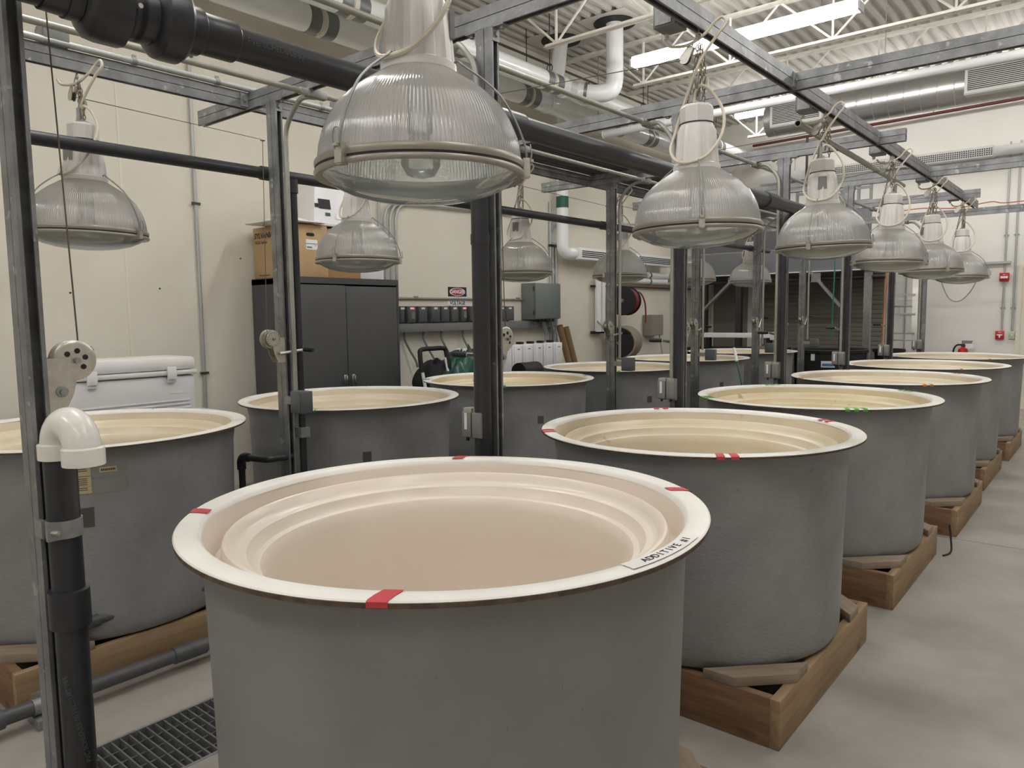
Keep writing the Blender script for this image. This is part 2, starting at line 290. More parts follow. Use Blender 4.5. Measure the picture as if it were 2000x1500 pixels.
# ================================================================== TANKS AND BASES
def wob(seed, amp):
    r = random.Random(seed); ph = [r.random()*6.28 for _ in range(6)]; am = [amp*r.uniform(.3, 1)/(1+.35*i) for i in range(6)]
    return lambda a: sum(am[i]*math.sin((i+2)*a+ph[i]) for i in range(6))
TA = [-55, -135.5, 132, 52]
def tank(i, side):
    x, y = (RT if side == 'R' else LT)[i]; near = side == 'R' and i == 0
    row = 'right' if side == 'R' else 'left'
    lab = {('R', 0): 'big round grey tank nearest the camera, single red tape marks on its white rim', ('R', 1): 'round grey tank with double red tape marks on its rim, behind the nearest tank',
           ('R', 2): 'round grey tank with triple green tape marks on its rim', ('R', 3): 'round grey tank with orange tape marks on its rim',
           ('R', 4): 'round grey tank, second from the far end of the right row', ('R', 5): 'round grey tank at the far end of the right row',
           ('L', 0): 'round grey tank behind the white elbow pipe, tan warning stickers on its side', ('L', 1): 'round grey tank in front of the dark cabinet, thin green tape marks on its rim',
           ('L', 2): 'round grey tank with double blue tape marks, behind the black riser pipe', ('L', 3): 'round grey tank, fourth in the left row',
           ('L', 4): 'round grey tank, fifth in the left row', ('L', 5): 'round grey tank at the far end of the left row, by the black tub'}[(side, i)]
    z0 = .1925; t = thing('round_tank', lab, 'tank', (x, y, z0), 0, 'round fibreglass tanks'); s_ = i*2+(side == 'L')
    w1 = wob(s_, .0025); w2 = wob(s_+50, .0045); wb = wob(s_+90, .002); n = 128; H = 1.067-z0
    body = [(0, 0), (.45, 0), (.595, .001), (.616, .008), (.628, .025), (.634, .055), (.636, .12), (.640, .4), (.650, H-.10), (.658, H-.05), (.660, H-.012)]
    MB().lathe(body, n, rf=lambda k, a: 1+(wb(a) if k > 3 else 0)).build('shell', 'tank_grey_near' if near else 'tank_grey', t)
    rim = [(.655, H-.010), (.700, H-.0085), (.714, H-.0075), (.7155, H-.003), (.712, H), (.690, H+.0015), (.664, H+.0005), (.656, H-.004), (.650, H-.016)]
    f = lambda k, a: 1+(w1(a) if k in (2, 3, 4) else w2(a)*1.3 if k >= 6 else 0)
    MB().lathe(rim, n, rf=f).build('rim', 'rim_white', t)
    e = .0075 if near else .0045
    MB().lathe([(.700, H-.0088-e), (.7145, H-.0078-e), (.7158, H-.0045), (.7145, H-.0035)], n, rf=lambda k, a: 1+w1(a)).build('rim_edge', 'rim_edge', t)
    inn = [(.652, H-.013), (.646, H-.03), (.640, H-.085), (.632, H-.098), (.618, H-.098), (.610, H-.09), (.607, H-.05), (.603, H-.040), (.597, H-.037), (.590, H-.041), (.580, H-.060), (.570, H-.072), (.563, H-.074), (.555, H-.073), (.547, H-.077),
           (.538, H-.098), (.530, H-.108), (.522, H-.109), (.514, H-.112), (.506, H-.125), (.500, H-.15), (.496, H-.25), (.485, .10), (.465, .06), (.40, .045), (0, .04)]
    if not near: inn = [(r+.006 if 5 < k < 22 else r, z-.010 if 5 < k < 22 else z) for k, (r, z) in enumerate(inn)]
    MB().lathe(inn, n, rf=lambda k, a: 1+(w2(a) if k < 1 else w2(a)*.5 if k < 2 else 0)).build('liner', 'liner_near' if near else ('liner_yellow' if (side, i) in (('R', 2), ('L', 2)) else 'liner'), t)
    col, cnt, wd = {('R', 0): ('red', 1, .042), ('R', 1): ('red', 2, .030), ('R', 2): ('green', 3, .024), ('R', 3): ('orange', 2, .024), ('R', 4): ('red', 1, .02), ('R', 5): ('red', 1, .02), ('L', 0): ('blue', 1, .006), ('L', 1): ('green', 1, .008), ('L', 2): ('blue', 2, .03), ('L', 3): ('green', 1, .02), ('L', 4): ('orange', 1, .02), ('L', 5): ('orange', 1, .02)}[(side, i)]
    for a0 in TA:
        for k in range(cnt):
            a = math.radians(a0)+(k-(cnt-1)/2)*(wd+.022)/.7; m = MB(); ca = Matrix.Rotation(a, 4, 'Z') @ Matrix.Rotation(math.radians(-14), 4, 'Z') if near else Matrix.Rotation(a, 4, 'Z')
            sh = .10 if near else 0
            q = [(.660, 0, H+.0022), (.690, 0, H+.0034), (.712, 0, H+.0022), (.7178, 0, H-.001), (.7172, 0, H-.013)]
            vs = []; Rz = Matrix.Rotation(a, 4, 'Z')
            for (r, _, z) in q:
                r2 = r*(1+(w1(a) if r > .7 else 0)); sk = (r-.66)*(-.35 if near else 0)
                for d in (-wd/2, wd/2): vs.append(tuple(Rz @ Vector((r2, d+sk, z))))
            m.add(vs, [(2*j, 2*j+1, 2*j+3, 2*j+2) for j in range(4)]); o = m.build('tape_mark', 'tape_'+col, t); o['label'] = '%s tape mark' % col
    # small dark grey patch on each shell
    def patch(name, ang, z, wa, hz, m_, off=.0025, lab=None):
        a0 = math.radians(ang); mb = MB(); k = 8; vs = []
        for j in range(k+1):
            a = a0+(j/k-.5)*wa/.645
            for zz in (z-hz/2, z+hz/2): r = (.640+max(0, zz-.4)/(H-.50)*.010)*(1+wb(a))+off; vs.append((r*math.cos(a), r*math.sin(a), zz))
        mb.add(vs, [(2*j, 2*j+2, 2*j+3, 2*j+1) for j in range(k)]); o = mb.build(name, m_, t)
        if lab: o['label'] = lab
        return o
    if side == 'L' and i == 0:
        patch('repair_patch', -25.5, .565, .066, .085, 'tape_grey', lab='dark grey repair patch'); 
        for z, h in ((.765, .037), (.722, .041), (.685, .030)):
            st = patch('warning_sticker', -29.0, z, .14, h, 'label_tan', lab='faded tan warning sticker')
            for q in range(2 if h < .04 else 4):
                lm = MB(); zz = z+h*.30-q*.0085; vs = []
                for j in range(7):
                    a = math.radians(-28)+(j/6-.5)*.090/.645
                    for dz in (-.0013, .0013): r = (.640+max(0, zz+dz-.4)/(H-.50)*.010)*(1+wb(a))+.0035; vs.append((r*math.cos(a), r*math.sin(a), zz+dz))
                lm.add(vs, [(2*j, 2*j+2, 2*j+3, 2*j+1) for j in range(6)]).build('print_line', 'ink', st)
        patch('name_strip', -17, .766, .066, .022, 'label_tan', lab='small tan strip with dark print'); patch('tape_residue', -18, .772, .17, .075, 'tank_grey_near', .0015); patch('tape_residue', -18, .695, .17, .06, 'tank_grey_near', .0015)
        for j in range(9): patch('print_mark', -17+(j-4)*.55, .766, .0038, .010, 'ink', .004)
    elif side == 'L': patch('repair_patch', -28 if i > 1 else -31, .60 if i > 1 else .58, .05, .06, 'tape_grey', lab='dark grey repair patch')
    if near:
        m = MB(); vs = []; k = 14
        for j in range(k+1):
            a = math.radians(-13+24*j/k)
            for r in (.667, .706): vs.append((r*math.cos(a), r*math.sin(a), H+.0036))
        m.add(vs, [(2*j, 2*j+1, 2*j+3, 2*j+2) for j in range(k)]); st = m.build('label_strip', 'paper', t); st['label'] = 'white paper strip with handwriting'
        for j, ch in enumerate('ADDITIVE #1'):
            if ch == ' ': continue
            a = math.radians(-9+18*(j+.5)/11); text(ch, .027, 'ink', st, Matrix.Rotation(a, 4, 'Z') @ Matrix(((0, -1, 0, .687), (1, 0, 0, 0), (0, 0, 1, H+.0042), (0, 0, 0, 1))))
    # wooden base
    hx, hy = .622, .588; T = .038; Hb = .190
    b = thing('wooden_base', 'wooden board frame under the %s tank of the %s row' % (ordinal(i)+' nearest', row), 'base', (x, y, 0), 0, 'wooden tank bases')
    rr = random.Random(s_+300)
    def board(p, L, rz, m_, name='board'): o = MB().box2((-L/2, -T/2, 0), (L/2, T/2, Hb)).build(name, m_, b, bevel=.002); o.location = (*p, 0); o.rotation_euler = (0, 0, rz); return o
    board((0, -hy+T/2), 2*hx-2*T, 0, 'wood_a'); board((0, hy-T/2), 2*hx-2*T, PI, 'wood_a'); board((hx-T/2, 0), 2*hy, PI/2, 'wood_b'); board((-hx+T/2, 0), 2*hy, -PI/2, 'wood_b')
    for sx, sy in ((1, -1), (1, 1), (-1, -1), (-1, 1)):
        c1, c2 = .165+rr.uniform(-.01, .01), .30
        p = [(c1, 0), (c2, 0), (0, c2), (0, c1)]; d = PI/4
        cx = (c1+c2)/4; pl = [((u-cx), (v-cx)) for u, v in p]; R = Matrix.Rotation(d, 2)
        pl = [tuple(R @ Vector(q)) for q in pl]
        base = {(1, -1): PI/2, (1, 1): PI, (-1, -1): 0, (-1, 1): -PI/2}[(sx, sy)]
        o = MB().prism(pl, Hb+.0005, Hb+.038).build('corner_plank', 'wood_grey', b, bevel=.0015); Rr = Matrix.Rotation(base, 2); cc = Rr @ Vector((cx, cx)); o.location = (sx*hx+cc.x, sy*hy+cc.y, 0); o.rotation_euler = (0, 0, base-d)
    # inner cross joists that carry the middle of the tank
    for u in (-.2, .2): MB().box2((u-.019, -hy+T, .02), (u+.019, hy-T, .190)).build('joist', 'wood_grey', b)
for i in range(6): tank(i, 'R')
for i in range(6): tank(i, 'L')
# ================================================================== STRUT FRAME
def post(x, y, name, label, n3=False, top=ZB):
    t = thing('strut_post', label, 'post', (x, y, 0), 0, 'galvanized strut posts')
    for sx in (1, -1): MB().chan((sx*.0016, 0, .006), (0, 0, 1), (sx, 0, 0), top-.006).build('channel', 'galvanized', t, smooth=False)
    MB().box((0, 0, .003), (.15, .10, .006)).build('base_plate', 'galv_dull', t)
    for sx in (1, -1):
        MB().box2((sx*.0415, -.02, top-.055), (sx*.0465, .02, top-.001)).box2((sx*.0415, -.02, top-.006), (sx*.10, .02, top-.001)).cyl((sx*.046, 0, top-.03), (sx*.056, 0, top-.03), .010, 8).cyl((sx*.08, 0, top-.006), (sx*.08, 0, top-.016), .010, 8).build('bracket', 'galv_dull', t, smooth=False)
    return t
QY = [Y0+(k-1)*DY for k in range(7)]; PY = [Y0+k*DY for k in range(6)]
post(XQ-.043, QY[0], 'a', 'galvanized strut post at the left edge, nearest the camera')
for k in range(1, 7): post(XQ, QY[k], 'q', 'galvanized strut post beside the right row of tanks, %s behind the front post' % ordinal(k-1))
for k in range(6): post(XP, PY[k], 'p', 'galvanized strut post beside the left row of tanks, %s from the camera' % ordinal(k))
def crossbeam(y, x0, x1, label):
    t = thing('strut_beam', label, 'beam', (x0, y, (ZB+ZT)/2), 0, 'galvanized cross beams')
    for s_ in (1, -1): MB().chan((0, 0, s_*.0016), (1, 0, 0), (0, 0, s_), x1-x0).build('channel', 'galvanized', t, smooth=False)
for k, x1 in enumerate((XE, XE, XE, -1.205, XE, -1.215, XE)):
    crossbeam(QY[k], -4.265, x1, 'galvanized double strut cross beam carried by posts, %s from the camera' % ordinal(k))
def ybeam(x, y1, label):
    t = thing('strut_beam', label, 'beam', (x, QY[0], (ZB+ZT)/2), 0, 'galvanized lamp beams')
    ys = [-1.0]+QY+([y1] if y1 > QY[-1] else []); ys = [q for q in ys if q <= y1+1e-6] if y1 < QY[-1] else ys
    if ys[-1] < y1: ys.append(y1)
    for a, b in zip(ys[:-1], ys[1:]):
        L = b-a-.045
        for s_ in (1, -1): MB().chan((0, a-QY[0]+.0225, s_*.0016), (0, 1, 0), (0, 0, s_), L).build('channel', 'galvanized', t, smooth=False)
        for yy, d in ((a, 1), (b, -1)):
            if yy in QY: MB().box2((.0208, yy-QY[0]+d*.0215, -.035), (.0255, yy-QY[0]+d*.065, .035)).cyl((.025, yy-QY[0]+d*.045, 0), (.034, yy-QY[0]+d*.045, 0), .009, 8).build('bracket', 'galv_dull', t, smooth=False)
ybeam(XBR, 9.95, 'long galvanized beam that the right row of lamps hangs from')
ybeam(XBL, 10.62, 'long galvanized beam that the left row of lamps hangs from')
# ================================================================== LAMPS
def lamp_parts(t):
    pr = [(.251, .012), (.2505, .03), (.247, .055), (.2385, .085), (.225, .115), (.207, .145), (.184, .172), (.156, .195), (.125, .214), (.098, .227), (.086, .232)]
    pr = [(r*(1-.10*max(0, (z-.14)/.09)*(1 if z < .22 else .4)), .012+(z-.012)*1.055) for r, z in pr]; n = 4*164
    MB().lathe(pr, n, rf=lambda k, a: 1+.0055*math.cos(164*a)*(1 if 0 < k < 10 else 0)).build('reflector', 'acrylic', t, ang=80)
    # frame rings and gasket
    MB().lathe([(.243, .004), (.259, .004), (.2605, .010), (.2605, .017), (.257, .022), (.246, .022)], 96).build('upper_ring', 'ring', t)
    MB().lathe([(.246, -.003), (.2585, -.003), (.2585, .0045), (.246, .0045)], 96).build('gasket', 'gasket', t)
    MB().lathe([(.240, -.012), (.2585, -.017), (.2615, -.012), (.2615, -.006), (.259, -.002), (.244, -.002)], 96).build('lens_ring', 'ring', t)
    MB().lathe([(.245, -.010), (.235, -.018), (.215, -.033), (.18, -.049), (.13, -.062), (.07, -.070), (.001, -.073)], 64).build('lens', 'lens', t)
    # ballast housing
    DZ = .012
    prof = [(.090, .222), (.094, .228), (.094, .246), (.087, .250), (.083, .30), (.076, .38), (.067, .405), (.064, .41)]
    MB().lathe(prof, 96, rf=lambda k, a: 1+(.035*max(-1, min(1, 2.2*math.cos(10*a))) if 3 <= k <= 5 else 0), cap0=True, cap1=True).build('ballast_housing', 'housing', t, ang=28, loc=(0, 0, DZ))
    MB().lathe([(.066, .412), (.066, .475), (.060, .485), (.0, .486)], 8, cap0=True).build('housing_cap', 'housing', t, ang=20, loc=(0, 0, DZ))
    MB().lathe([(.0665, .4095), (.0685, .4095), (.0685, .4135), (.0665, .4135)], 32).build('seam', 'gasket', t, loc=(0, 0, DZ))
    MB().box((-.02, -.0755, .345), (.045, .012, .07)).build('rating_plate', 'outlet_grey', t, loc=(0, 0, DZ))
    # hook casting on the cap
    MB().lathe([(.030, .486), (.030, .494), (.012, .50), (.010, .505)], 16, cap0=True, cap1=True).box((-.012, 0, .525), (.016, .03, .06)).tube(smoothpts([(-.012, 0, .55), (-.012, 0, .575), (.0, 0, .592), (.016, 0, .585), (.018, 0, .565), (.006, 0, .555)], 4), .006, 8).build('hook', 'galv_dull', t, loc=(0, 0, DZ))
    # bulb socket and bulb
    MB().lathe([(.032, .225), (.032, .10), (.028, .095)], 20, cap1=True).build('socket', 'bulb', t)
    MB().lathe([(.012, .1), (.03, .08), (.048, .045), (.05, .02), (.035, -.005), (.0, -.014)], 24).build('bulb', 'bulb', t)
    # three bail wires down to latches
    for a in (0, 2*PI/3, 4*PI/3):
        R = Matrix.Rotation(a, 4, 'Z'); f = lambda q: R @ Vector(q)
        MB().tube([f(q) for q in smoothpts([(.088, 0, .262), (.098, 0, .268), (.11, 0, .258), (.16, 0, .222), (.205, 0, .178), (.240, 0, .118), (.262, 0, .060), (.266, 0, .03)], 4)], .0032, 6).build('bail_wire', 'galv_dull', t)
        l = MB().box((.266, 0, .006), (.016, .022, .044), R).box((.272, 0, .022), (.022, .014, .006), R).box((.262, 0, -.016), (.018, .018, .006), R).build('latch', 'zinc', t)
        MB().tube([f(q) for q in smoothpts([(.272, -.008, .01), (.278, -.010, .035), (.276, -.007, .058), (.276, .007, .058), (.278, .010, .035), (.272, .008, .01)], 3)], .0015, 5).build('wire_loop', 'galv_dull', l)
def cord_part(t, flip, zb):
    k = -1 if flip else 1; h = zb
    p = [(-.11, -.06*k, h-.03), (-.085, -.05*k, h-.055), (-.03, -.01*k, h-.05), (.03, .02*k, h-.01), (.05, .04*k, h+.025), (.085, .05*k, h+.045), (.10, .05*k, h+.015), (.07, .03*k, h-.03), (.01, .0, h-.13), (-.055, -.01, .50), (-.085, -.02, .40), (-.085, -.06, .32), (-.02, -.10, .262), (.07, -.075, .275), (.115, -.02, .36), (.105, .02, .46), (.06, .02, .54), (.02, .0, .575), (-.005, 0, .55), (-.012, 0, .50)]
    MB().tube(smoothpts(p, 6), .0062, 8).build('power_cord', 'cord', t)
def chain(m, pts, r=.0026, L=.020):
    pts = smoothpts(pts, 8); d = 0; i = 0; acc = []; last = pts[0]
    for p in pts[1:]:
        seg = (p-last).length
        while d+seg >= L: f = (L-d)/seg if seg > 0 else 0; last = last+(p-last)*f; acc.append(last.copy()); seg = (p-last).length; d = 0
        d += seg; last = p
    for k in range(len(acc)-1):
        a, b = acc[k], acc[k+1]; ax = (b-a).normalized(); u, v = frame(ax); sd = u if k % 2 else v; c = (a+b)/2; hl = L*.5; hw = .0062
        ring = []
        for q in range(10): an = 2*PI*q/10; ring.append(c+ax*(hl+.003)*math.sin(an)+sd*hw*math.cos(an))
        m.tube(ring, r, 5, closed=True)
LAMP0 = {}
def lamp(i, side, x, y, z, rz, tilt=(0, 0)):
    lab = {('R', 0): 'big ribbed dome lamp nearest the camera, hung over the front right tank', ('R', 1): 'second ribbed dome lamp of the right row, over the red double taped tank', ('R', 2): 'third ribbed dome lamp of the right row, cream cord looped round its neck',
           ('R', 3): 'fourth ribbed dome lamp of the right row', ('R', 4): 'fifth ribbed dome lamp of the right row', ('R', 5): 'farthest ribbed dome lamp of the right row, before the white back wall',
           ('L', 0): 'ribbed dome lamp at the left, before the cream wall', ('L', 1): 'ribbed dome lamp hanging in front of the cardboard boxes', ('L', 2): 'ribbed dome lamp just right of the thick black riser, before the grey electrical enclosure',
           ('L', 3): 'ribbed dome lamp half hidden by a strut post, before the hose reels', ('L', 4): 'ribbed dome lamp, fifth of the left row, mostly behind posts', ('L', 5): 'farthest ribbed dome lamp of the left row, before the dark mezzanine'}[(side, i)]
    if not LAMP0:
        t = thing('dome_lamp', lab, 'lamp', (x, y, z), rz, 'ribbed dome lamps over the tanks'); lamp_parts(t); LAMP0['o'] = t; LAMP0['kids'] = [(c, list(c.children)) for c in t.children]
    else:
        t = LAMP0['o'].copy(); C.objects.link(t); t.location = (x, y, z); t['label'] = lab
        for c, gs in LAMP0['kids']:
            q = c.copy(); C.objects.link(q); q.parent = t
            for g in gs: h = g.copy(); C.objects.link(h); h.parent = q
    t.rotation_euler = (tilt[0], tilt[1], rz)
    h = ZB-z
    cord_part(t, False, h)
    c = [o for o in t.children if o.name.startswith('power_cord')][-1]; c.rotation_euler = (0, 0, -rz)
    row = 'right' if side == 'R' else 'left'
    where = '%s lamp of the %s row' % (ordinal(i), row)
    # eye bolt with chain
    ch = thing('hanging_chain', 'eye bolt with looped rusty safety chain above the '+where, 'chain', (x, y, ZB), 0, 'safety chains above the lamps')
    MB().tube([(.0+.012*math.cos(a), 0, -.022+.012*math.sin(a)) for a in [2*PI*k/14 for k in range(14)]], .0036, 6, closed=True).cyl((0, 0, -.010), (0, 0, .006), .004, 8).build('eye_bolt', 'zinc', ch)
    m = MB(); hh = h-.56
    chain(m, [(0, 0, -.032), (.006, .004, -.1), (.008, .004, -hh*.75), (-.002, 0, -hh-.02)]); chain(m, [(.004, .003, -.036), (.020, .01, -.12), (.020, .012, -.22), (.018, .012, -.34)]); chain(m, [(-.004, 0, -.036), (-.012, .008, -.10), (-.03, .01, -.19), (-.045, -.02, -.30), (-.055, -.03, -.38)])
    m.build('chain_links', 'chain_metal', ch)
    # pulley block
    pb = thing('pulley_block', 'small zinc pulley block hooked beside the chain above the '+where, 'pulley', (x-.045, y-.005, ZB-.085), 0, 'pulley blocks above the lamps')
    Mt = Matrix.Rotation(math.radians(35), 4, 'Y')
    for s_ in (-1, 1):
        pts = [(.022*math.cos(a), -.018+.022*math.sin(a)) for a in [PI+PI*k/8 for k in range(9)]]+[(.012, .035), (-.012, .035)]
        MB().prism(pts, -.0015, .0015, Mt @ Matrix.Translation((0, s_*.009, 0)) @ Matrix.Rotation(PI/2, 4, 'X')).build('side_plate', 'zinc', pb)
    MB().lathe([(.006, -.007), (.021, -.007), (.016, 0), (.021, .007), (.006, .007)], 20, Mt @ Matrix.Translation((0, 0, -.018)) @ Matrix.Rotation(PI/2, 4, 'X')).build('sheave', 'dark_metal', pb)
    MB().tube(smoothpts([Mt @ Vector((0, 0, .03)), Vector((.028, 0, .048)), Vector((.04, .002, .062)), Vector((.05, .004, .056))], 4), .003, 6).build('hook', 'zinc', pb)
    # junction box on the beam side
    jb = thing('junction_box', 'grey steel junction box fixed to the beam above the '+where, 'box', (x-.075, y-.10, ZB+.035) if side == 'R' else (x+.0, y-.09, ZT+.044), 0, 'junction boxes above the lamps')
    MB().box((0, 0, 0), (.095, .105, .085)).build('box', 'box_grey', jb, bevel=.004); MB().box((0, -.055, -.005), (.07, .008, .06)).build('cover', 'galv_dull', jb); MB().cyl((-.036, .04, -.06), (-.036, .04, -.04), .011, 10).build('gland', 'cord', jb)
    return t
RL = [(1.322, 1.955, 2.70), (2.871, 1.934, -1.05), (4.505, 1.964, .55), (6.054, 1.945, 3.9), (7.59, 1.938, -.9), (9.087, 1.930, 4.5)]
LL = [(1.435, 1.994, .55), (3.012, 1.945, -1.2), (4.64, 1.925, .45), (6.14, 1.948, .5), (7.66, 1.950, -.9), (9.309, 1.978, -.9)]
TI = [(.0, .0), (.01, .0), (.02, -.03), (.0, -.03), (0, -.02), (0, -.03)]
for i, (y, z, r) in enumerate(RL): lamp(i, 'R', XBR, y, z, r, TI[i])
for i, (y, z, r) in enumerate(LL): lamp(i, 'L', XBL, y, z, r, (.0, .03) if i == 0 else (0, 0))
# ================================================================== WINCHES AND CABLES
def winch(t, crank):
    # mounted on a +X face at local x = 0; drum axis along Y, gear and crank on +Y
    for y in (-.034, .030): MB().prism([(0, -.105), (.050, -.105), (.075, -.055), (.098, .035), (.094, .058), (0, .058)], y-.0015, y+.0015, Matrix(((1, 0, 0, 0), (0, 0, 1, 0), (0, 1, 0, 0), (0, 0, 0, 1)))).build('side_plate', 'zinc', t, smooth=False)
    MB().box2((0, -.034, -.105), (.003, .030, .058)).build('back_plate', 'zinc', t)
    MY_ = lambda y, c: Matrix.Translation(c) @ Matrix.Rotation(-PI/2, 4, 'X')
    c = (.088, 0, .048)
    MB().lathe([(.008, -.028), (.050, -.028), (.058, -.026), (.062, -.023), (.058, -.021), (.040, -.021), (.028, -.019), (.028, .015), (.055, .018), (.060, .022), (.010, .024)], 40, MY_(0, c)).build('drum', 'zinc', t)
    hl = MB()
    for q in range(6): a_ = q*PI/3+.3; hl.lathe([(0, -.0292), (.0085, -.0292), (.0085, -.0280)], 10, Matrix.Translation((.088+.030*math.cos(a_), 0, .048+.030*math.sin(a_))) @ Matrix.Rotation(-PI/2, 4, 'X'))
    hl.build('drum_hole', 'black', t)
    gh = MB()
    for q in range(18): a_ = q*PI/9; gh.lathe([(0, .0424), (.0030, .0424), (.0030, .0415)], 6, Matrix.Translation((.088+.043*math.cos(a_), 0, .048+.043*math.sin(a_))) @ Matrix.Rotation(-PI/2, 4, 'X'))
    gh.build('gear_hole', 'black', t)
    g = MB(); g.lathe([(.01, .033), (.048, .033), (.052, .034), (.052, .041), (.048, .042), (.01, .042)], 30, MY_(0, c), rf=lambda k, a: 1+(.05*(1 if int(a*30/PI+.01) % 2 else -1) if 2 <= k <= 3 else 0)); g.build('gear', 'zinc', t, smooth=False)
    MB().lathe([(.0, -.050), (.009, -.050), (.009, .052), (.0, .052)], 12, MY_(0, c)).build('drum_axle', 'galv_dull', t)
    MB().lathe([(.0, -.056), (.010, -.056), (.010, -.042), (.017, -.040), (.017, -.035), (.010, -.035), (.010, .052), (0, .052)], 14, MY_(0, (.042, 0, -.045))).build('crank_shaft', 'galv_dull', t)
    p = Vector((.042, .052, -.045)); d = Vector((math.cos(crank), 0, math.sin(crank))); q = p+d*.17
    a = MB(); a.tube([p-d*.012, p+d*.02, q-d*.01, q+d*.008], [.010, .0115, .010, .008], 8); ar = a.build('crank_arm', 'zinc', t)
    MB().lathe([(.010, 0), (.0135, .01), (.0145, .05), (.0135, .095), (.011, .10), (0, .10)], 16, Matrix.Translation(q) @ Matrix.Rotation(-PI/2, 4, 'X')).build('grip', 'black', ar)
def cable_thing(pts, label):
    t = thing('winch_cable', label, 'cable', pts[0], 0, 'winch cables'); o = Vector(pts[0])
    MB().tube([Vector(p)-o for p in pts], .0022, 6).build('wire_rope', 'cable', t)
    e = Vector(pts[1])-o
    MB().tube([e+Vector((.010*math.cos(a), .010*math.sin(a), -.004)) for a in [2*PI*k/12 for k in range(12)]], .003, 6, closed=True).build('guide_eye', 'galv_dull', t)
for k in range(6):
    y = QY[k]; t = thing('hand_winch', 'zinc hand winch on the %s strut post beside the right row of tanks' % (['front', 'second', 'third', 'fourth', 'fifth', 'sixth'][k]), 'winch', (XQ-.020-.03*(k == 0), y+.0215, 1.458), PI/2, 'hand winches'); t.scale = (.82, .82, .82); winch(t, PI-.12 if k else .78)
    yd = y+.0215+.072+.018
    cable_thing([(XQ-.02-.03*(k == 0), yd, 1.51), (XQ-.02-.03*(k == 0), y+.085, 2.50), (XBR-.055, RL[k][0], 2.625)], 'thin steel cable from the %s aisle post winch up to its lamp pulley' % ['front', 'second', 'third', 'fourth', 'fifth', 'sixth'][k])
for k in range(6):
    y = PY[k]; t = thing('hand_winch', 'zinc hand winch with crank on the %s strut post of the left row' % ordinal(k), 'winch', (XP+.020, y-.0215, 1.445), -PI/2, 'hand winches'); t.scale = (.82, .82, .82); winch(t, PI-.10 if k in (0, 2) else (PI-.25 if k < 4 else 2.2))
    yd = y-.0215-.072-.018
    cable_thing([(XP+.02, yd, 1.50), (XP+.0, y-.075, 2.52), (XBL-.055, LL[k][0], 2.625)], 'thin steel cable from the %s left row post winch up to its lamp pulley' % ordinal(k))
# ================================================================== PIPING AND CONDUIT
XH = XQ+.09; ZH = 2.35; RH = .0445
t = thing('header_pipe', 'thick black plastic pipe running the length of the frame above the aisle posts', 'pipe', (XH, -.8, ZH))
MB().cyl((0, 0, 0), (0, 7.1, 0), RH, 28).build('pipe', 'black_pvc', t)
u = MB(); Mu = alignM((0, 1, 0), (0, 1.52, 0))
MB().lathe([(RH, -.05), (.050, -.05), (.052, .0), (.056, .0), (.056, .03), (.050, .035)], 32, Mu).build('threaded_end', 'black_pvc', t)
MB().lathe([(.05, .03), (.074, .038), (.086, .05), (.090, .075), (.090, .125), (.072, .135), (.066, .14), (.066, .165)], 36, Mu, rf=lambda k, a: 1+(.02*math.cos(9*a) if 2 <= k <= 4 else 0)).build('union_nut', 'black_pvc', t)
MB().lathe([(.066, .15), (.066, .195), (.080, .20), (.092, .212), (.094, .225), (.094, .265), (.086, .275), (.05, .278)], 36, Mu).build('union_collar', 'black_pvc', t)
MB().lathe([(.062, .14), (.062, .20)], 10, Mu).build('valve_body', 'black_pvc', t)
MB().lathe([(.056, .275), (.059, .28), (.059, .32), (.055, .325)], 40, Mu, rf=lambda k, a: 1+.02*math.cos(40*a)).build('grip_ring', 'black_pvc', t)
MB().lathe([(.050, .32), (.053, .325), (.053, .42), (.050, .424), (RH, .425)], 32, Mu).build('coupling', 'black_pvc', t)
MB().cyl((.082, 1.655, -.012), (.0905, 1.655, -.012), .006, 10).build('button', 'zinc', t)
for y in (2.3018+.8, 5.2, 5.9):
    MB().lathe([(RH, -.09), (.052, -.088), (.052, .088), (RH, .09)], 28, alignM((0, 1, 0), (0, y, 0))).build('coupling', 'black_pvc', t)
# printed line on the pipe
for s_, y in (('PVC SCHEDULE 80', 2.05), ('PRESSURE PIPE', 2.45)):
    text(s_, .022, 'grey_pvc', t, Matrix(((0, 0, 1, RH+.0006), (1, 0, 0, y), (0, 1, 0, .0), (0, 0, 0, 1))))
t = thing('upper_pipe', 'black plastic pipe running beside the left row posts below the beams', 'pipe', (XP-.075, .0, 2.365))
MB().cyl((0, -.8, 0), (0, 9.5, 0), .030, 20).build('pipe', 'black_pvc', t)
for y in PY: MB().lathe([(.03, -.07), (.0365, -.068), (.0365, .068), (.03, .07)], 20, alignM((0, 1, 0), (0, y+.02, 0))).build('coupling', 'black_pvc', t)
RR = .0365
for k in range(1, 6):
    rr_ = RR if k == 1 else .021; dy = -.0215-rr_-.004
    t = thing('riser_pipe', '%s black plastic riser pipe on the %s strut post beside the right row' % ('thick' if k == 1 else 'slim', ordinal(k)), 'pipe', (XQ+.002 if k == 1 else XQ+.026, QY[k]+dy, 0), 0, 'black riser pipes'); hx = XH-t.location.x
    zt = ZH-.10
    MB().tube([(0, 0, .005), (0, 0, zt-.06)]+smoothpts([(0, 0, zt-.05), (.01, .01, zt+.0), (hx*.5, -dy*.3, zt+.05), (hx, -dy*.5, zt+.055)], 4), rr_, 20).build('pipe', 'black_pvc', t)
    for z in (.62, 1.9): MB().lathe([(rr_, z-.02), (rr_+.003, z-.02), (rr_+.003, z+.02), (rr_, z+.02)], 24).build('pipe_clamp', 'black_pvc', t)
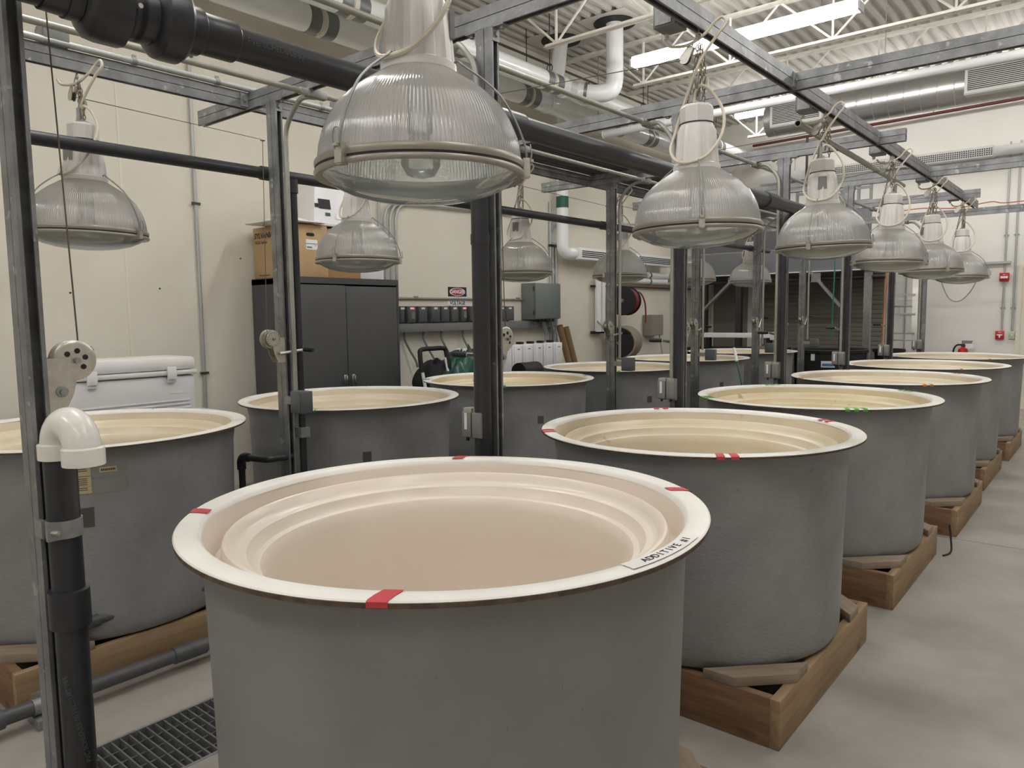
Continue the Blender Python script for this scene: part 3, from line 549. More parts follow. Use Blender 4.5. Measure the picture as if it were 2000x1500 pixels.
# standpipe at the front post
t = thing('standpipe', 'black standpipe capped with a white plastic return elbow, clamped to the front post', 'pipe', (XQ+.0395, .662, 0))
MB().cyl((0, 0, .005), (0, 0, 1.29), RR, 28).build('pipe', 'black_pvc', t)
MB().lathe([(RR, .845), (.046, .848), (.046, .94), (RR, .942)], 28).build('coupling', 'black_pvc', t)
d = Vector((.99, .10, 0)).normalized(); rb = .058
arc = [d*(rb-rb*math.cos(a))+Vector((0, 0, 1.293+rb*math.sin(a)*1.05)) for a in [PI*k/16 for k in range(17)]]
MB().tube([(0, 0, 1.268)]+arc+[d*2*rb+Vector((0, 0, 1.268))], .0405, 28).build('return_elbow', 'white_pvc', t)
el = [o for o in t.children if o.name.startswith('return_elbow')][0]
MB().lathe([(.0365, 1.266), (.0455, 1.266), (.046, 1.270), (.046, 1.302), (.041, 1.306)], 28).build('socket_end', 'white_pvc', el)
MB().lathe([(.037, 1.262), (.0455, 1.262), (.046, 1.266), (.046, 1.302), (.041, 1.306)], 28, Matrix.Translation(d*2*rb)).build('socket_end', 'white_pvc', el)
cl = MB().lathe([(RR+.0005, 1.075), (.0405, 1.075), (.0405, 1.118), (RR+.0005, 1.118)], 28).box((-.032, -.042, 1.0965), (.05, .010, .043)).box((.030, -.034, 1.0965), (.012, .03, .042)).build('strut_clamp', 'galv_dull', t)
MB().cyl((.022, -.044, 1.0965), (.052, -.030, 1.0965), .006, 8).build('clamp_bolt', 'zinc', cl)
text('PVC SCHEDULE 80 PRESSURE PIPE', .016, 'grey_pvc', t, Matrix(((0, 0, .94, .0345), (0, -1, -.34, -.0128), (1, 0, 0, .62), (0, 0, 0, 1))) @ Matrix.Rotation(0, 4, 'Z'))
# pipe along the floor beside the left tanks
t = thing('floor_pipe', 'dark grey drain pipe lying along the floor beside the left tank bases', 'pipe', (-3.255, .85, .075))
MB().tube(smoothpts([(.04, -.35, -.0), (.02, -.18, 0), (0, -.05, 0), (0, .02, 0)], 5)+[(0, .03, 0), (0, 8.5, 0)], .030, 20).build('pipe', 'grey_pvc', t)
MB().tube(smoothpts([(.06, -.36, 0), (.035, -.2, 0), (.008, -.10, 0), (0, -.02, 0)], 5), .0385, 20).build('elbow', 'grey_pvc', t)
for y in (.72, 2.6, 4.4): MB().lathe([(.03, -.075), (.0375, -.073), (.0375, .073), (.03, .075)], 22, alignM((0, 1, 0), (0, y, 0))).build('coupling', 'grey_pvc', t)
for y in (.10, 2.2, 3.9, 5.6):
    c = MB().lathe([(.0305, -.018), (.034, -.018), (.034, .018), (.0305, .018)], 22, alignM((0, 1, 0), (0, y, 0))).box((.0, y, .042), (.006, .034, .03)).build('pipe_strap', 'galv_dull', t)
    MB().box((0, y, -.055), (.13, .041, .0395)).build('strut_foot', 'galv_dull', c)
# tank drain fittings
def drain(i, label):
    x, y = LT[i]; a = math.radians(-36); c = Vector((x+.6385*math.cos(a), y+.6385*math.sin(a), .30)); t = thing('tank_drain', label, 'pipe', c, 0, 'drain fittings at the left tanks')
    n = Vector((math.cos(a), math.sin(a), 0))
    MB().lathe([(.0, .0), (.052, .0), (.052, .018), (.036, .02), (.036, .03), (0, .03)], 6, alignM(n, (0, 0, 0))).build('bulkhead_nut', 'black', t, smooth=False)
    MB().tube(smoothpts([n*.02, n*.05, n*.075+Vector((0, .005, 0)), n*.085+Vector((0, .03, 0)), n*.085+Vector((0, .07, 0))], 4), .026, 16).build('elbow', 'grey_pvc', t)
    p = n*.085
    MB().tube([p+Vector((0, .06, 0)), p+Vector((0, .105, 0))], .022, 16).build('pipe', 'grey_pvc', t); MB().tube([p+Vector((0, .1, 0)), p+Vector((0, .17, 0))], .027, 16).build('coupling', 'grey_pvc', t); MB().tube([p+Vector((0, .165, 0)), p+Vector((0, .95, 0))], .019, 16).build('pipe', 'grey_pvc', t)
for i in range(2): drain(i, 'dark pipe fitting low on the side of the %s tank of the left row' % ordinal(i))
# black drop pipe with elbow by the first left post
t = thing('drop_pipe', 'black elbow pipe between the first two left tanks, by the strut post', 'pipe', (XP+.020, Y0+.084, 0))
MB().cyl((0, 0, .005), (0, 0, 2.33), .020, 18).build('pipe', 'black_pvc', t)
MB().lathe([(.020, 2.26), (.026, 2.262), (.026, 2.335), (.020, 2.336)], 18).build('tee', 'black_pvc', t)
MB().tube(smoothpts([(0, -.06, .84), (-.02, -.14, .84), (-.06, -.2, .835), (-.24, -.21, .828), (-.272, -.21, .822), (-.285, -.21, .79), (-.285, -.21, .74)], 5), .019, 14).build('branch', 'black_pvc', t); MB().cyl((-.285, -.21, .75), (-.285, -.21, .12), .018, 14).build('branch_leg', 'black_pvc', t)
MB().tube(smoothpts([(-.21, -.21, .829), (-.262, -.21, .826), (-.285, -.21, .80), (-.285, -.21, .755)], 5), .0245, 14).build('branch_elbow', 'black_pvc', t)
MB().box((0, -.0, .965), (.066, .055, .055)).build('pipe_clamp', 'galv_dull', t)
# conduits along the frame
def conduit_run(x, y0, y1, z, label, ys, dx, drop, oy=-.045):
    t = thing('conduit', label, 'conduit', (x, 0, z)); MB().cyl((0, y0, 0), (0, y1, 0), .0135, 14).build('tube', 'conduit', t)
    for y in ys:
        b = MB().box((0, y+.03, 0), (.038, .12, .042)).build('conduit_body', 'galv_dull', t, bevel=.006)
        MB().lathe([(.012, -.02), (.018, -.02), (.018, .02), (.012, .02)], 12, alignM((0, 1, 0), (0, y-.045, 0))).build('connector', 'zinc', b)
        MB().tube(smoothpts([(0, y+.03, -.015), (dx*.25, y-.0, -.01), (dx*.6, y+oy, -.035), (dx*.95, y+oy, -.13), (dx, y+oy, -.26), (dx, y+oy, -.34)], 6), .0125, 12).build('bend', 'conduit', b)
        MB().cyl((dx, y+oy, -.33), (dx, y+oy, drop-z), .0125, 12).build('drop', 'conduit', b)
conduit_run(-3.19, -1.0, 10.4, ZB-.017, 'grey conduit under the cross beams beside the left posts', PY, -.245, 1.2, .012)
conduit_run(-2.236, -1.0, 10.6, ZB-.017, 'grey conduit under the cross beams beside the aisle posts', QY[1:], .20, 1.20)
t = thing('conduit', 'pale conduit laid along the far left lamp beam', 'conduit', (XBL+.035, 0, ZT+.015)); MB().cyl((0, -.8, 0), (0, 10.4, 0), .0145, 14).build('tube', 'conduit_pale', t)
for y in (1.68, 2.1, 2.75, 3.3): MB().lathe([(.0145, -.012), (.017, -.012), (.017, .012), (.0145, .012)], 14, alignM((0, 1, 0), (0, y, 0))).box((.0, y, .022), (.006, .02, .016)).build('strap', 'galv_dull', t)
t = thing('open_conduit', 'open-ended dark conduit resting along the frame above the third lamp', 'conduit', (-1.50, 4.38, 2.66)); MB().lathe([(.014, 0), (.019, 0), (.019, 3.0), (.014, 3.0)], 18, alignM((-.03, 1, .01), (0, 0, 0))).build('tube', 'conduit', t)
# outlet boxes
for k in range(1, 7):
    t = thing('outlet_box', 'grey double weatherproof outlet box on the %s strut post beside the right row' % ordinal(k), 'outlet', (XQ-.03, QY[k]-.062, 1.155), 0, 'weatherproof outlet boxes')
    MB().box((0, 0, 0), (.115, .045, .125)).build('box', 'outlet_grey', t, bevel=.004)
    for s_ in (-1, 1):
        c = MB().box((s_*.028, -.030, -.004), (.050, .018, .105)).build('cover', 'outlet_grey', t, bevel=.004); MB().cyl((s_*.028, -.03, -.058), (s_*.028, -.03, -.072), .007, 8).build('cord_slot', 'black', c)
        MB().box((s_*.028, -.024, .056), (.045, .012, .014)).build('hinge', 'zinc', c)
        if s_ < 0:
            l = MB().box((-.03, -.0396, .01), (.014, .001, .068)).build('label_strip', 'paper', c)
for k in (0, 2, 3, 4, 5):
    t = thing('outlet_box', 'dark grey square outlet box on the %s strut post of the left row' % ordinal(k), 'outlet', (XP+.19, PY[k]-.03, 1.155), 0, 'square outlet boxes')
    MB().box((0, 0, 0), (.10, .07, .115)).build('box', 'outlet_blue', t, bevel=.004); MB().box((0, -.0375, 0), (.085, .006, .10)).build('cover', 'outlet_blue', t, bevel=.002); MB().box((-.095, .012, 0), (.11, .03, .04)).build('mounting_arm', 'galv_dull', t)
# dark ribbed deck lying on the left half of the frame
t = thing('storage_deck', 'dark ribbed metal decking laid on top of the left side of the frame', 'deck', (-3.72, 3.98, ZT+.001))
for k in range(8):
    x = .02+k*.063
    MB().prism([(0, 0), (.025, 0), (.032, .022), (.058, .022), (.058, .024), (.031, .024), (.024, .002), (0, .002)], 0, 5.2, Matrix(((1, 0, 0, x), (0, 0, 1, 0), (0, 1, 0, 0), (0, 0, 0, 1)))).build('rib', 'deck_dark', t, smooth=False)
#MORE
# ================================================================== OVERHEAD DUCTS
def big_duct(x, z, r, y1, bands, label, tees):
    t = thing('air_duct', label, 'duct', (x, YF, z)); MB().cyl((0, .05, 0), (0, y1-YF, 0), r, 36).build('duct', 'duct_white', t)
    for y in bands:
        for d in (-.095, .095):
            b = MB().lathe([(r+.0005, -.06), (r+.004, -.06), (r+.004, .06), (r+.0005, .06)], 36, alignM((0, 1, 0), (0, y-YF+d, 0))).build('band', 'duct_band', t)
        h = MB().lathe([(r+.004, -.022), (r+.010, -.022), (r+.010, .022), (r+.004, .022)], 36, alignM((0, 1, 0), (0, y-YF, 0))).build('strap', 'cord', t)
        MB().cyl((0, y-YF, r+.008), (0, y-YF, ZR-z), .006, 8).build('hanger_rod', 'dark_metal', h)
        MB().tube([(.04*math.cos(a), y-YF, r+.05+.05*math.sin(a)) for a in [2*PI*k/14 for k in range(14)]], .006, 6, closed=True).build('hanger_ring', 'dark_metal', h)
    for y, L in tees:
        MB().lathe([(r, -L), (r+.012, -L), (r+.012, -L+.05), (r+.006, -L+.06), (r+.006, L-.06), (r+.012, L-.05), (r+.012, L), (r, L)], 36, alignM((0, 1, 0), (0, y-YF, 0))).build('tee', 'duct_white', t)
    return t
d1 = big_duct(-6.05, 4.375, .125, YB-.3, (1.5, 4.48, 7.66, 9.78, 10.76, 12.6), 'long white round duct high along the cream wall, lower of the pair', ((5.75, .25), (8.33, .28)))
d2 = big_duct(-5.55, 4.40, .115, YB-.3, (1.4, 4.46, 7.48, 9.74, 12.2), 'long white round duct high along the cream wall, nearer the room', ((8.0, .25),))
MB().cyl((-6.05+6.05, 8.27-YF, .11), (.10, 8.27-YF, ZR-4.375), .098, 28).build('riser', 'duct_white', d1)
o = MB(); o.tube(smoothpts([(.06, 8.0-YF, -.01), (.22, 8.08-YF, -.05), (.40, 8.20-YF, -.03), (.445, 8.24-YF, .10), (.445, 8.242-YF, .25)], 6)+[(.445, 8.242-YF, ZR-4.40)], .108, 28).build('riser', 'duct_white', d2)
o = MB().lathe([(.12, -.02), (.125, -.02), (.125, .02), (.12, .02)], 28, alignM((.6, .3, -.1), (.15, 8.05-YF, -.03))).build('band', 'duct_band', d2)
for x, y, n_ in ((-5.95, 8.27, 'left'), (-5.105, 8.242, 'right')):
    t = thing('roof_flashing', 'black round roof flashing at the top of the %s vertical white duct' % n_, 'flashing', (x, y, ZR-.02)); MB().lathe([(.0, 0), (.26, 0), (.26, .012), (.0, .012)], 40).build('disc', 'black', t); MB().box2((-.34, -.34, .014), (.34, .34, .019)).build('backing_plate', 'ceiling_paint', t)
t = thing('pvc_pipe', 'long pale pipe crossing the room under the roof, in front of the silver duct', 'pipe', (-5.78, 9.06, 4.09)); MB().cyl((0, 0, 0), (10.2, 0, 0), .052, 24).build('pipe', 'pipe_pale', t)
MB().cyl((-.012, 0, 0), (.0, 0, 0), .054, 24).build('end_cap', 'duct_white', t); MB().box2((-.22, -.02, -.02), (.02, .02, .02)).cyl((-.1, 0, .02), (-.1, 0, ZR-4.08), .006, 8).build('support', 'galv_dull', t)
for x in (1.5, 3.6, 5.5): MB().cyl((x, 0, .05), (x, 0, ZR-4.08), .005, 6).build('hanger_rod', 'galv_dull', t)
# silver spiral duct
t = thing('spiral_duct', 'silver spiral duct high across the back of the room with white grilles', 'duct', (-4.21, 11.05, 4.37)); R_ = .225
MB().lathe([(0, 0), (R_*.97, 0), (R_, .005), (R_, 1.05), (R_+.004, 1.055), (R_+.004, 1.065), (R_, 1.07), (R_, 9.15)], 48, alignM((1, 0, 0), (0, 0, 0))).build('duct', 'spiral', t)
for k in range(44):
    x = .12+k*.19; MB().lathe([(R_, -.006), (R_+.0035, -.002), (R_+.0035, .002), (R_, .006)], 40, alignM((1, .035, 0), (x, 0, 0))).build('seam', 'spiral', t)
for a, b in ((.14, .86), (2.53, 3.9), (5.4, 6.8)):
    g = MB().box2((a, -.31, -.175), (b, -.09, .17)).build('grille_box', 'grille_white', t, bevel=.004)
    f = MB().box2((a+.03, -.3205, -.14), (b-.03, -.312, .14)).build('grille_back', 'hole', g)
    m = MB(); z = -.132
    while z < .14: m.box((0, 0, 0), (b-a-.06, .003, .011), Matrix.Translation(((a+b)/2, -.323, z)) @ Matrix.Rotation(.5, 4, 'X')); z += .022
    q = m.build('slat', 'grille_white', g, smooth=False); q['kind'] = 'stuff'; fr = MB()
    fr.box2((a+.005, -.328, -.165), (b-.005, -.310, -.14)).box2((a+.005, -.328, .14), (b-.005, -.310, .165)).box2((a+.005, -.328, -.14), (a+.035, -.310, .14)).box2((b-.035, -.328, -.14), (b-.005, -.310, .14)).build('grille_frame', 'grille_white', g)
t = thing('sprinkler_pipe', 'thin dark red pipe running across the back wall below the silver duct', 'pipe', (-5.6, YB-.25, 4.70)); MB().tube([(0, 0, 0), (10, 0, .2)], .026, 12).build('pipe', 'red_pipe', t); MB().cyl((1.0, .0, 0), (1.0, 0, -.75), .022, 10).build('drop', 'dark_metal', t)
for x in (3.0, 6.5): MB().cyl((x, 0, .05), (x, 0, .5), .006, 6).build('hanger_rod', 'dark_metal', t)
# white perforated duct on the back wall
t = thing('perforated_duct', 'white perforated square duct along the back wall at mid height', 'duct', (-5.45, YB-.14, 4.06))
MB().box2((0, -.085, -.085), (3.7, .085, .085)).build('duct', 'white_paint', t, bevel=.006); MB().cyl((3.7, 0, -.005), (9.6, 0, .05), .078, 20).build('plain_section', 'duct_white', t)
m = MB()
for a, b in ((.95, 2.15), (2.25, 3.68)):
    x = a
    while x < b:
        for z in (-.052, -.022, .008, .038): m.box((x, -.0855, z), (.018, .002, .017))
        x += .031
m.build('hole', 'hole', t, smooth=False)['kind'] = 'stuff'
for x in (.6, 2.2, 4.4, 6.3): MB().cyl((x, 0, .08), (x, 0, .55), .005, 6).box((x, 0, -.09), (.5, .041, .02)).build('hanger', 'galv_dull', t)
# ================================================================== LEFT WALL
t = thing('wall_conduit', 'grey conduit running full height up the cream wall left of the cabinet', 'conduit', (W+.02, 3.405, 0)); MB().cyl((0, 0, .1), (0, 0, 5.0), .0145, 12).build('tube', 'conduit_pale', t)
for z in (1.1, 2.62, 3.9): MB().box((.008, .0, z), (.022, .075, .022)).build('strap', 'dark_metal', t)
t = thing('wall_conduit', 'horizontal grey conduit on the cream wall above the row of disconnect boxes', 'conduit', (W+.022, 5.2, 1.80)); MB().cyl((0, 0, .0), (0, 2.86, 0), .014, 12).build('tube', 'conduit', t)
for y in (.85, 2.75): MB().box((.005, y, .012), (.02, .06, .03)).build('strap', 'galv_dull', t)
for k, (y, dz, bend) in enumerate(((5.50, 1.85, 0), (5.58, 1.85, 1), (5.66, 1.85, 1), (5.74, 1.85, 1))):
    t = thing('wall_conduit', 'grey conduit rising behind the cabinet boxes, %s of the four' % ['straight leftmost', 'second', 'third', 'last'][k], 'conduit', (W+.05, y, 0))
    if not bend: MB().cyl((0, 0, 1.8), (0, 0, 4.9), .017, 12).build('tube', 'conduit_pale', t)
    else: MB().tube([(0, 0, 1.8), (0, 0, 2.62)]+smoothpts([(0, 0, 2.66), (0, .03, 2.78), (0, .12, 2.86), (0, .24, 2.89)], 5)+[(0, 2.6-.1*k, 2.95)], .017, 12).build('tube', 'conduit_pale', t)
t = thing('danger_sign', 'black, red and white warning sign on the cream wall above the disconnect boxes', 'sign', (W+.004, 6.775, 1.83))
MB().box2((0, -.175, -.115), (.003, .175, .125)).build('board', 'sign_white', t); MB().box2((.003, -.168, -.002), (.0036, .168, .118)).build('header', 'ink', t)
m = MB(); m.prism([(.140*math.cos(a), .050*math.sin(a)) for a in [2*PI*k/40 for k in range(40)]], 0, .0006, MX((.0036, 0, .058))); m.build('oval_border', 'sign_white', t); m = MB(); m.prism([(.131*math.cos(a), .043*math.sin(a)) for a in [2*PI*k/40 for k in range(40)]], 0, .0006, MX((.0042, 0, .058))); m.build('oval', 'ink_red', t)
text('DANGER', .064, 'sign_white', t, MX((.0050, 0, .058)), bold=.0018); text('HIGH', .05, 'ink', t, MX((.0034, .0, -.030)), bold=.001); text('VOLTAGE', .062, 'ink', t, MX((.0034, .0, -.083)), bold=.0016)
bx = ((5.695, 5.765, 0), (5.80, 5.945, 1), (5.975, 6.125, 0), (6.175, 6.335, 0), (6.35, 6.495, 0), (6.515, 6.655, 0), (6.70, 6.80, 1), (6.85, 7.03, 0), (7.09, 7.24, 0), (7.26, 7.41, 0), (7.43, 7.53, 0), (7.55, 7.735, 0))
for k, (a, b, led) in enumerate(bx):
    t = thing('disconnect_box', 'dark grey electrical disconnect box, %s in the row on the cream wall' % ['leftmost', 'second, red lit,', 'third', 'fourth', 'fifth', 'sixth', 'seventh, red lit,', 'eighth', 'ninth', 'tenth', 'eleventh', 'twelfth'][k], 'box', (W, (a+b)/2, 1.612), 0, 'disconnect boxes on the cream wall'); L = b-a-.012
    MB().box2((.0, -L/2, -.095), (.14, L/2, .095)).build('case', 'breaker', t, bevel=.004); MB().box2((.1405, -L/2+.008, -.085), (.146, L/2-.008, .085)).build('cover', 'breaker', t, bevel=.002)
    MB().box2((.146, -.028, .058), (.1466, .028, .080)).build('rating_label', 'paper', t)
    MB().tube(smoothpts([(.09, .01, -.095), (.09, .015, -.12), (.085, .03, -.145)], 4), .016, 10).build('gland', 'box_grey', t)
    if led: MB().box2((.1462, .0, .062), (.148, .034, .076)).build('indicator', 'led', t); MB().box2((.1462, -.01, -.05), (.150, .035, .03)).build('switch_plate', 'box_grey', t)
t = thing('wireway', 'long grey steel wireway under the disconnect boxes on the cream wall', 'wireway', (W+.005, 5.4, 1.4575)); MB().box2((0, 0, -.05), (.12, 3.32, .05)).build('trough', 'box_grey', t, bevel=.003)
for k, y in enumerate((.42, .72, 1.02, 1.40, 1.72)): MB().tube(smoothpts([(.06, y, -.05), (.06, y+.005, -.14), (.09, y+.05, -.26), (.13, y+.10, -.38), (.14, y+.12, -.46)], 5), .013, 10).build('flexible_whip', 'box_grey', t)
t = thing('electrical_enclosure', 'large grey electrical enclosure on the cream wall, flexible whips hanging below', 'enclosure', (W+.005, 8.345, 1.775)); MB().box2((0, -.295, -.25), (.22, .295, .25)).build('case', 'enclosure', t, bevel=.006); MB().box2((.222, -.288, -.243), (.252, .29, .246)).build('door', 'enclosure', t, bevel=.008)
for z in (-.16, .17): MB().cyl((.225, -.302, z-.03), (.225, -.302, z+.03), .012, 8).build('hinge', 'dark_metal', t)
for k in range(6): MB().cyl((.17, -.21+.085*k, -.285), (.17, -.21+.085*k, -.25), .02, 10).build('gland', 'dark_metal', t)
for y in (-.04, .0, .17): MB().tube(smoothpts([(.17, y, -.28), (.172, y+.04, -.38), (.18, y+.07, -.47), (.21, y+.02, -.56), (.24, y-.04, -.60)], 5), .014, 10).build('flexible_whip', 'box_grey', t)
for k, y in enumerate((8.70, 8.76, 8.84)):
    t = thing('wall_conduit', 'vertical conduit right of the grey electrical enclosure, %s of three' % ['left', 'middle', 'right'][k], 'conduit', (W+.03, y, 0)); MB().cyl((0, 0, .3), (0, 0, 2.62 if k else 3.2), .018 if k < 2 else .024, 12).build('tube', 'conduit_pale', t); MB().box((.01, 0, 2.58), (.03, .08, .03)).build('strap', 'dark_metal', t)
    if k == 0: MB().tube(smoothpts([(0, 0, 2.62), (.01, .04, 2.80), (.04, .20, 2.93), (.08, .5, 2.97), (.2, 2.4, 3.05)], 5), .016, 10).build('bend', 'conduit_pale', t)
t = thing('exhaust_pipe', 'white round pipe dropping down the cream wall, green label on top', 'pipe', (W+.2, 8.77, 0)); MB().tube([(0, 0, 4.9), (0, 0, 2.66)]+smoothpts([(0, .0, 2.62), (0, .015, 2.53), (0, .08, 2.475), (0, .17, 2.475)], 5)+[(0, .26, 2.475)], .088, 24).build('pipe', 'duct_white', t)
MB().lathe([(.0885, 3.10), (.0895, 3.10), (.0895, 3.26), (.0885, 3.26)], 24).build('label_band', 'green_label', t)
t = thing('slot_grille', 'long white louvred grille duct on the cream wall above the hose reels', 'grille', (W+.1, 9.04, 2.475)); MB().box2((0, 0, -.085), (.20, 3.0, .085)).build('case', 'white_paint', t, bevel=.004)
for z in (-.045, -.018, .009, .036): MB().box2((.2005, .08, z-.007), (.203, 2.9, z+.007)).build('slot', 'hole', t)
for k, (y, r) in enumerate(((9.85, .052), (9.99, .040))):
    t = thing('wall_pipe', 'white vertical pipe on the cream wall beside the hose reels, the %s one' % ['thicker', 'thinner'][k], 'pipe', (W+.1, y, 0)); MB().cyl((0, 0, 1.31), (0, 0, 2.14), r, 18).build('pipe', 'white_paint', t); MB().box((-.04, -.03, 2.02), (.06, .17, .03)).box((-.04, -.03, 1.30), (.06, .17, .04)).build('bracket', 'black', t)
for k, z in enumerate((2.24, 2.135)):
    t = thing('wall_pipe', '%s horizontal silver pipe on the cream wall, right of the hose reels' % ['upper', 'lower'][k], 'pipe', (W+.1, 10.55, z)); MB().cyl((0, 0, 0), (0, 3.3, 0), .052-.004*k, 18).build('pipe', 'duct_white', t)
    for y in (.9, 2.5): MB().lathe([(.05, -.02), (.058, -.02), (.058, .02), (.05, .02)], 18, alignM((0, 1, 0), (0, y, 0))).build('band', 'duct_band', t)
t = thing('wall_pipe', 'thin dark red pipe on the cream wall below the silver pipes', 'pipe', (W+.05, 10.05, 2.03)); MB().tube([(0, 3.6, 0), (0, 0.1, 0), (0, .0, -.1), (0, 0, -.75)], .012, 8).build('pipe', 'red_pipe', t)
def reel(y, z, r, ms, hm, label, hose_end, hr, hw):
    t = thing('hose_reel', label, 'hose reel', (W+.31, y, z)); A = alignM((.22, -.97, 0), (0, 0, 0))
    MB().lathe([(.0, hw), (r, hw), (r+.006, hw-.008), (r, hw-.016), (r*.5, hw-.02), (r*.5, -hw), (r, -hw), (r+.006, -hw-.01), (r, -hw-.02), (0, -hw-.02)], 36, A).build('drum', ms, t)
    MB().lathe([(.0, hw+.002), (.032, hw+.002), (.028, hw+.05), (0, hw+.05)], 16, A).build('hub', 'galv_dull', t); MB().box2((-.305, -.05, -.05), (-.02, .05, .05)).build('bracket', 'black', t)
    h = MB(); n_ = int(2*hw/.034)
    for k in range(n_): off = -hw+.017+.034*k; h.tube([A @ Vector(((hr+.006*(k % 2))*math.cos(a), (hr+.006*(k % 2))*math.sin(a), off)) for a in [2*PI*q/28 for q in range(28)]], .017, 8, closed=True)
    h.build('hose', hm, t); MB().tube(smoothpts(hose_end, 5), .013, 8).build('hose_end', hm, t)
reel(10.30, 1.79, .225, 'reel_black', 'hose_red', 'black wall reel with dark red hose, the upper of two', [(.0, .30, .17), (.05, .42, .12), (.08, .50, -.02), (.08, .53, -.18), (.08, .53, -.36)], .19, .13)
reel(10.26, 1.13, .225, 'reel_black', 'hose_grey', 'black wall reel with thick tan hose, the lower of two', [(-.02, -.20, .1), (.0, -.34, .0), (-.05, -.48, .22), (-.15, -.50, .33), (-.2, -.44, .34)], .245, .19)
t = thing('towel_dispenser', 'taupe metal dispenser box on the cream wall right of the hose reels', 'dispenser', (W+.005, 11.62, 1.38)); MB().box2((0, -.21, -.18), (.17, .21, .18)).build('case', 'taupe', t, bevel=.004); MB().box2((.171, -.20, -.17), (.178, .20, .17)).build('cover', 'taupe', t); MB().tube(smoothpts([(.1, .2, -.18), (.1, .28, -.4), (.12, .36, -.75)], 4), .012, 8).build('flexible_whip', 'conduit_pale', t)
t = thing('cardboard_tube', 'brown cardboard tube leaning against the cream wall', 'tube', (W+.33, 9.10, .02)); d = Vector((-.13, -.42, 1.41)); MB().lathe([(.040, 0), (.048, 0), (.048, d.length), (.040, d.length)], 20, alignM(d, (0, 0, 0))).build('tube', 'tube_brown', t); MB().lathe([(.040, 0), (.048, 0), (.048, d.length*.98), (.040, d.length*.98)], 20, alignM(d, (.03, .098, 0))).build('tube', 'tube_brown', t)
# white pump units on a low table
t = thing('work_table', 'low black table under the white dispenser units', 'table', (-5.98, 7.55, 0)); MB().box2((-.35, -.85, .84), (.35, .85, .88)).build('tabletop', 'black', t)
for sx in (-1, 1):
    for sy in (-1, 1): MB().box2((sx*.32-.02, sy*.80-.02, 0), (sx*.32+.02, sy*.80+.02, .84)).build('leg', 'black', t)
for k in range(6):
    t = thing('dispenser_unit', 'tall white plastic unit on the table below the enclosure, %s of the row' % ['leftmost', 'second', 'third', 'fourth', 'fifth', 'rightmost'][k], 'unit', (-5.98, 6.98+.215*k, .8805), 0, 'white plastic units in a row')
    MB().box2((-.16, -.098, 0), (.11, .098, .335)).build('case', 'plastic_white', t, bevel=.010); MB().box2((.111, -.075, .02), (.125, .075, .325)).build('front_panel', 'plastic_white', t, bevel=.006); MB().box2((.1255, -.022, .275), (.127, .022, .285)).build('vent', 'ink', t); MB().box2((-.06, -.04, .3355), (.02, .02, .365)).build('connector', 'black', t)
    MB().tube([(.1262, .018*math.cos(a), .19+.028*math.sin(a)) for a in [2*PI*q/16 for q in range(16)]], .0012, 4, closed=True).build('emblem', 'grille_white', t)
# cabinet with boxes on top
t = thing('storage_cabinet', 'tall dark grey two-door metal cabinet against the cream wall', 'cabinet', (-6.11, 4.525, 0))
MB().box2((-.36, -.607, .05), (.33, -.600, 1.955)).box2((-.36, .600, .05), (.33, .607, 1.955)).box2((-.36, -.6, .05), (-.35, .6, 1.955)).box2((-.36, -.607, 1.955), (.36, .607, 1.962)).box2((-.36, -.607, 1.905), (.36, .607, 1.955)).box2((-.36, -.607, 0), (.34, .607, .05)).box2((.33, -.607, .05), (.36, -.585, 1.91)).box2((.33, .585, .05), (.36, .607, 1.91)).build('body', 'cabinet', t, smooth=False)
MB().box2((-.34, -.58, .06), (.325, .58, .07)).build('bottom_shelf', 'cabinet', t)
for s_, y0, y1, dz in ((-1, -.583, -.058, 0), (1, -.052, .583, -.006)):
    d = MB().box2((.335, y0, .06), (.358, y1, 1.893+dz)).build('door', 'cabinet', t, bevel=.003); y = -.10 if s_ < 0 else -.005
    MB().box((.365, y, .985), (.014, .035, .12)).box((.385, y, .985), (.03, .018, .10)).build('handle', 'chrome', d, bevel=.004)
def carton(x0, y0, x1, y1, z, h, m_, label):
    t = thing('cardboard_box', label, 'box', ((x0+x1)/2, (y0+y1)/2, z), 0, 'cardboard boxes on the cabinet'); a, b = (x1-x0)/2, (y1-y0)/2
    MB().box2((-a, -b, 0), (a, b, h)).build('carton', m_, t, bevel=.006); MB().box2((-a, -.03, h+.0005), (a, .03, h+.0012)).box2((a+.0005, -.03, h-.07), (a+.0012, .03, h+.001)).build('packing_tape', 'packing_tape', t); return t, a, b
t, a, b = carton(-6.44, 3.935, -5.80, 4.315, 1.9635, .475, 'cardboard', 'tall brown carton with bold black print, left on the cabinet top')
text('SYLVANIA', .068, 'ink', t, MY((-.145, -b-.0008, .395)), shear=.25, bold=.0022); text('H.I.D. Lamps', .038, 'ink', t, MY((-.185, -b-.0008, .335)), bold=.0008); text('www.sylvania.com', .022, 'ink', t, MY((-.15, -b-.0008, .03)))
text_o = MB().box2((a+.0006, -.05, .25), (a+.0016, .075, .34)).build('shipping_label', 'paper', t); MB().box2((a+.0018, -.05, .298), (a+.0022, .075, .306)).build('label_stripe', 'tape_blue', t); MB().box2((a+.0018, -.04, .262), (a+.0022, .015, .277)).box2((a+.0018, .04, .285), (a+.0022, .06, .290)).build('label_print', 'box_grey', t)
MB().prism([(.045*math.copysign(abs(math.cos(q))**.5, math.cos(q)), .016*math.copysign(abs(math.sin(q))**.8, math.sin(q))) for q in [2*PI*k/24 for k in range(24)]], 0, .0008, MX((a+.0006, .0, .385))).build('hand_hole', 'hole', t)
carton(-6.42, 4.325, -5.83, 4.72, 1.9635, .46, 'cardboard_b', 'plain brown carton on the cabinet, behind the hanging lamp')
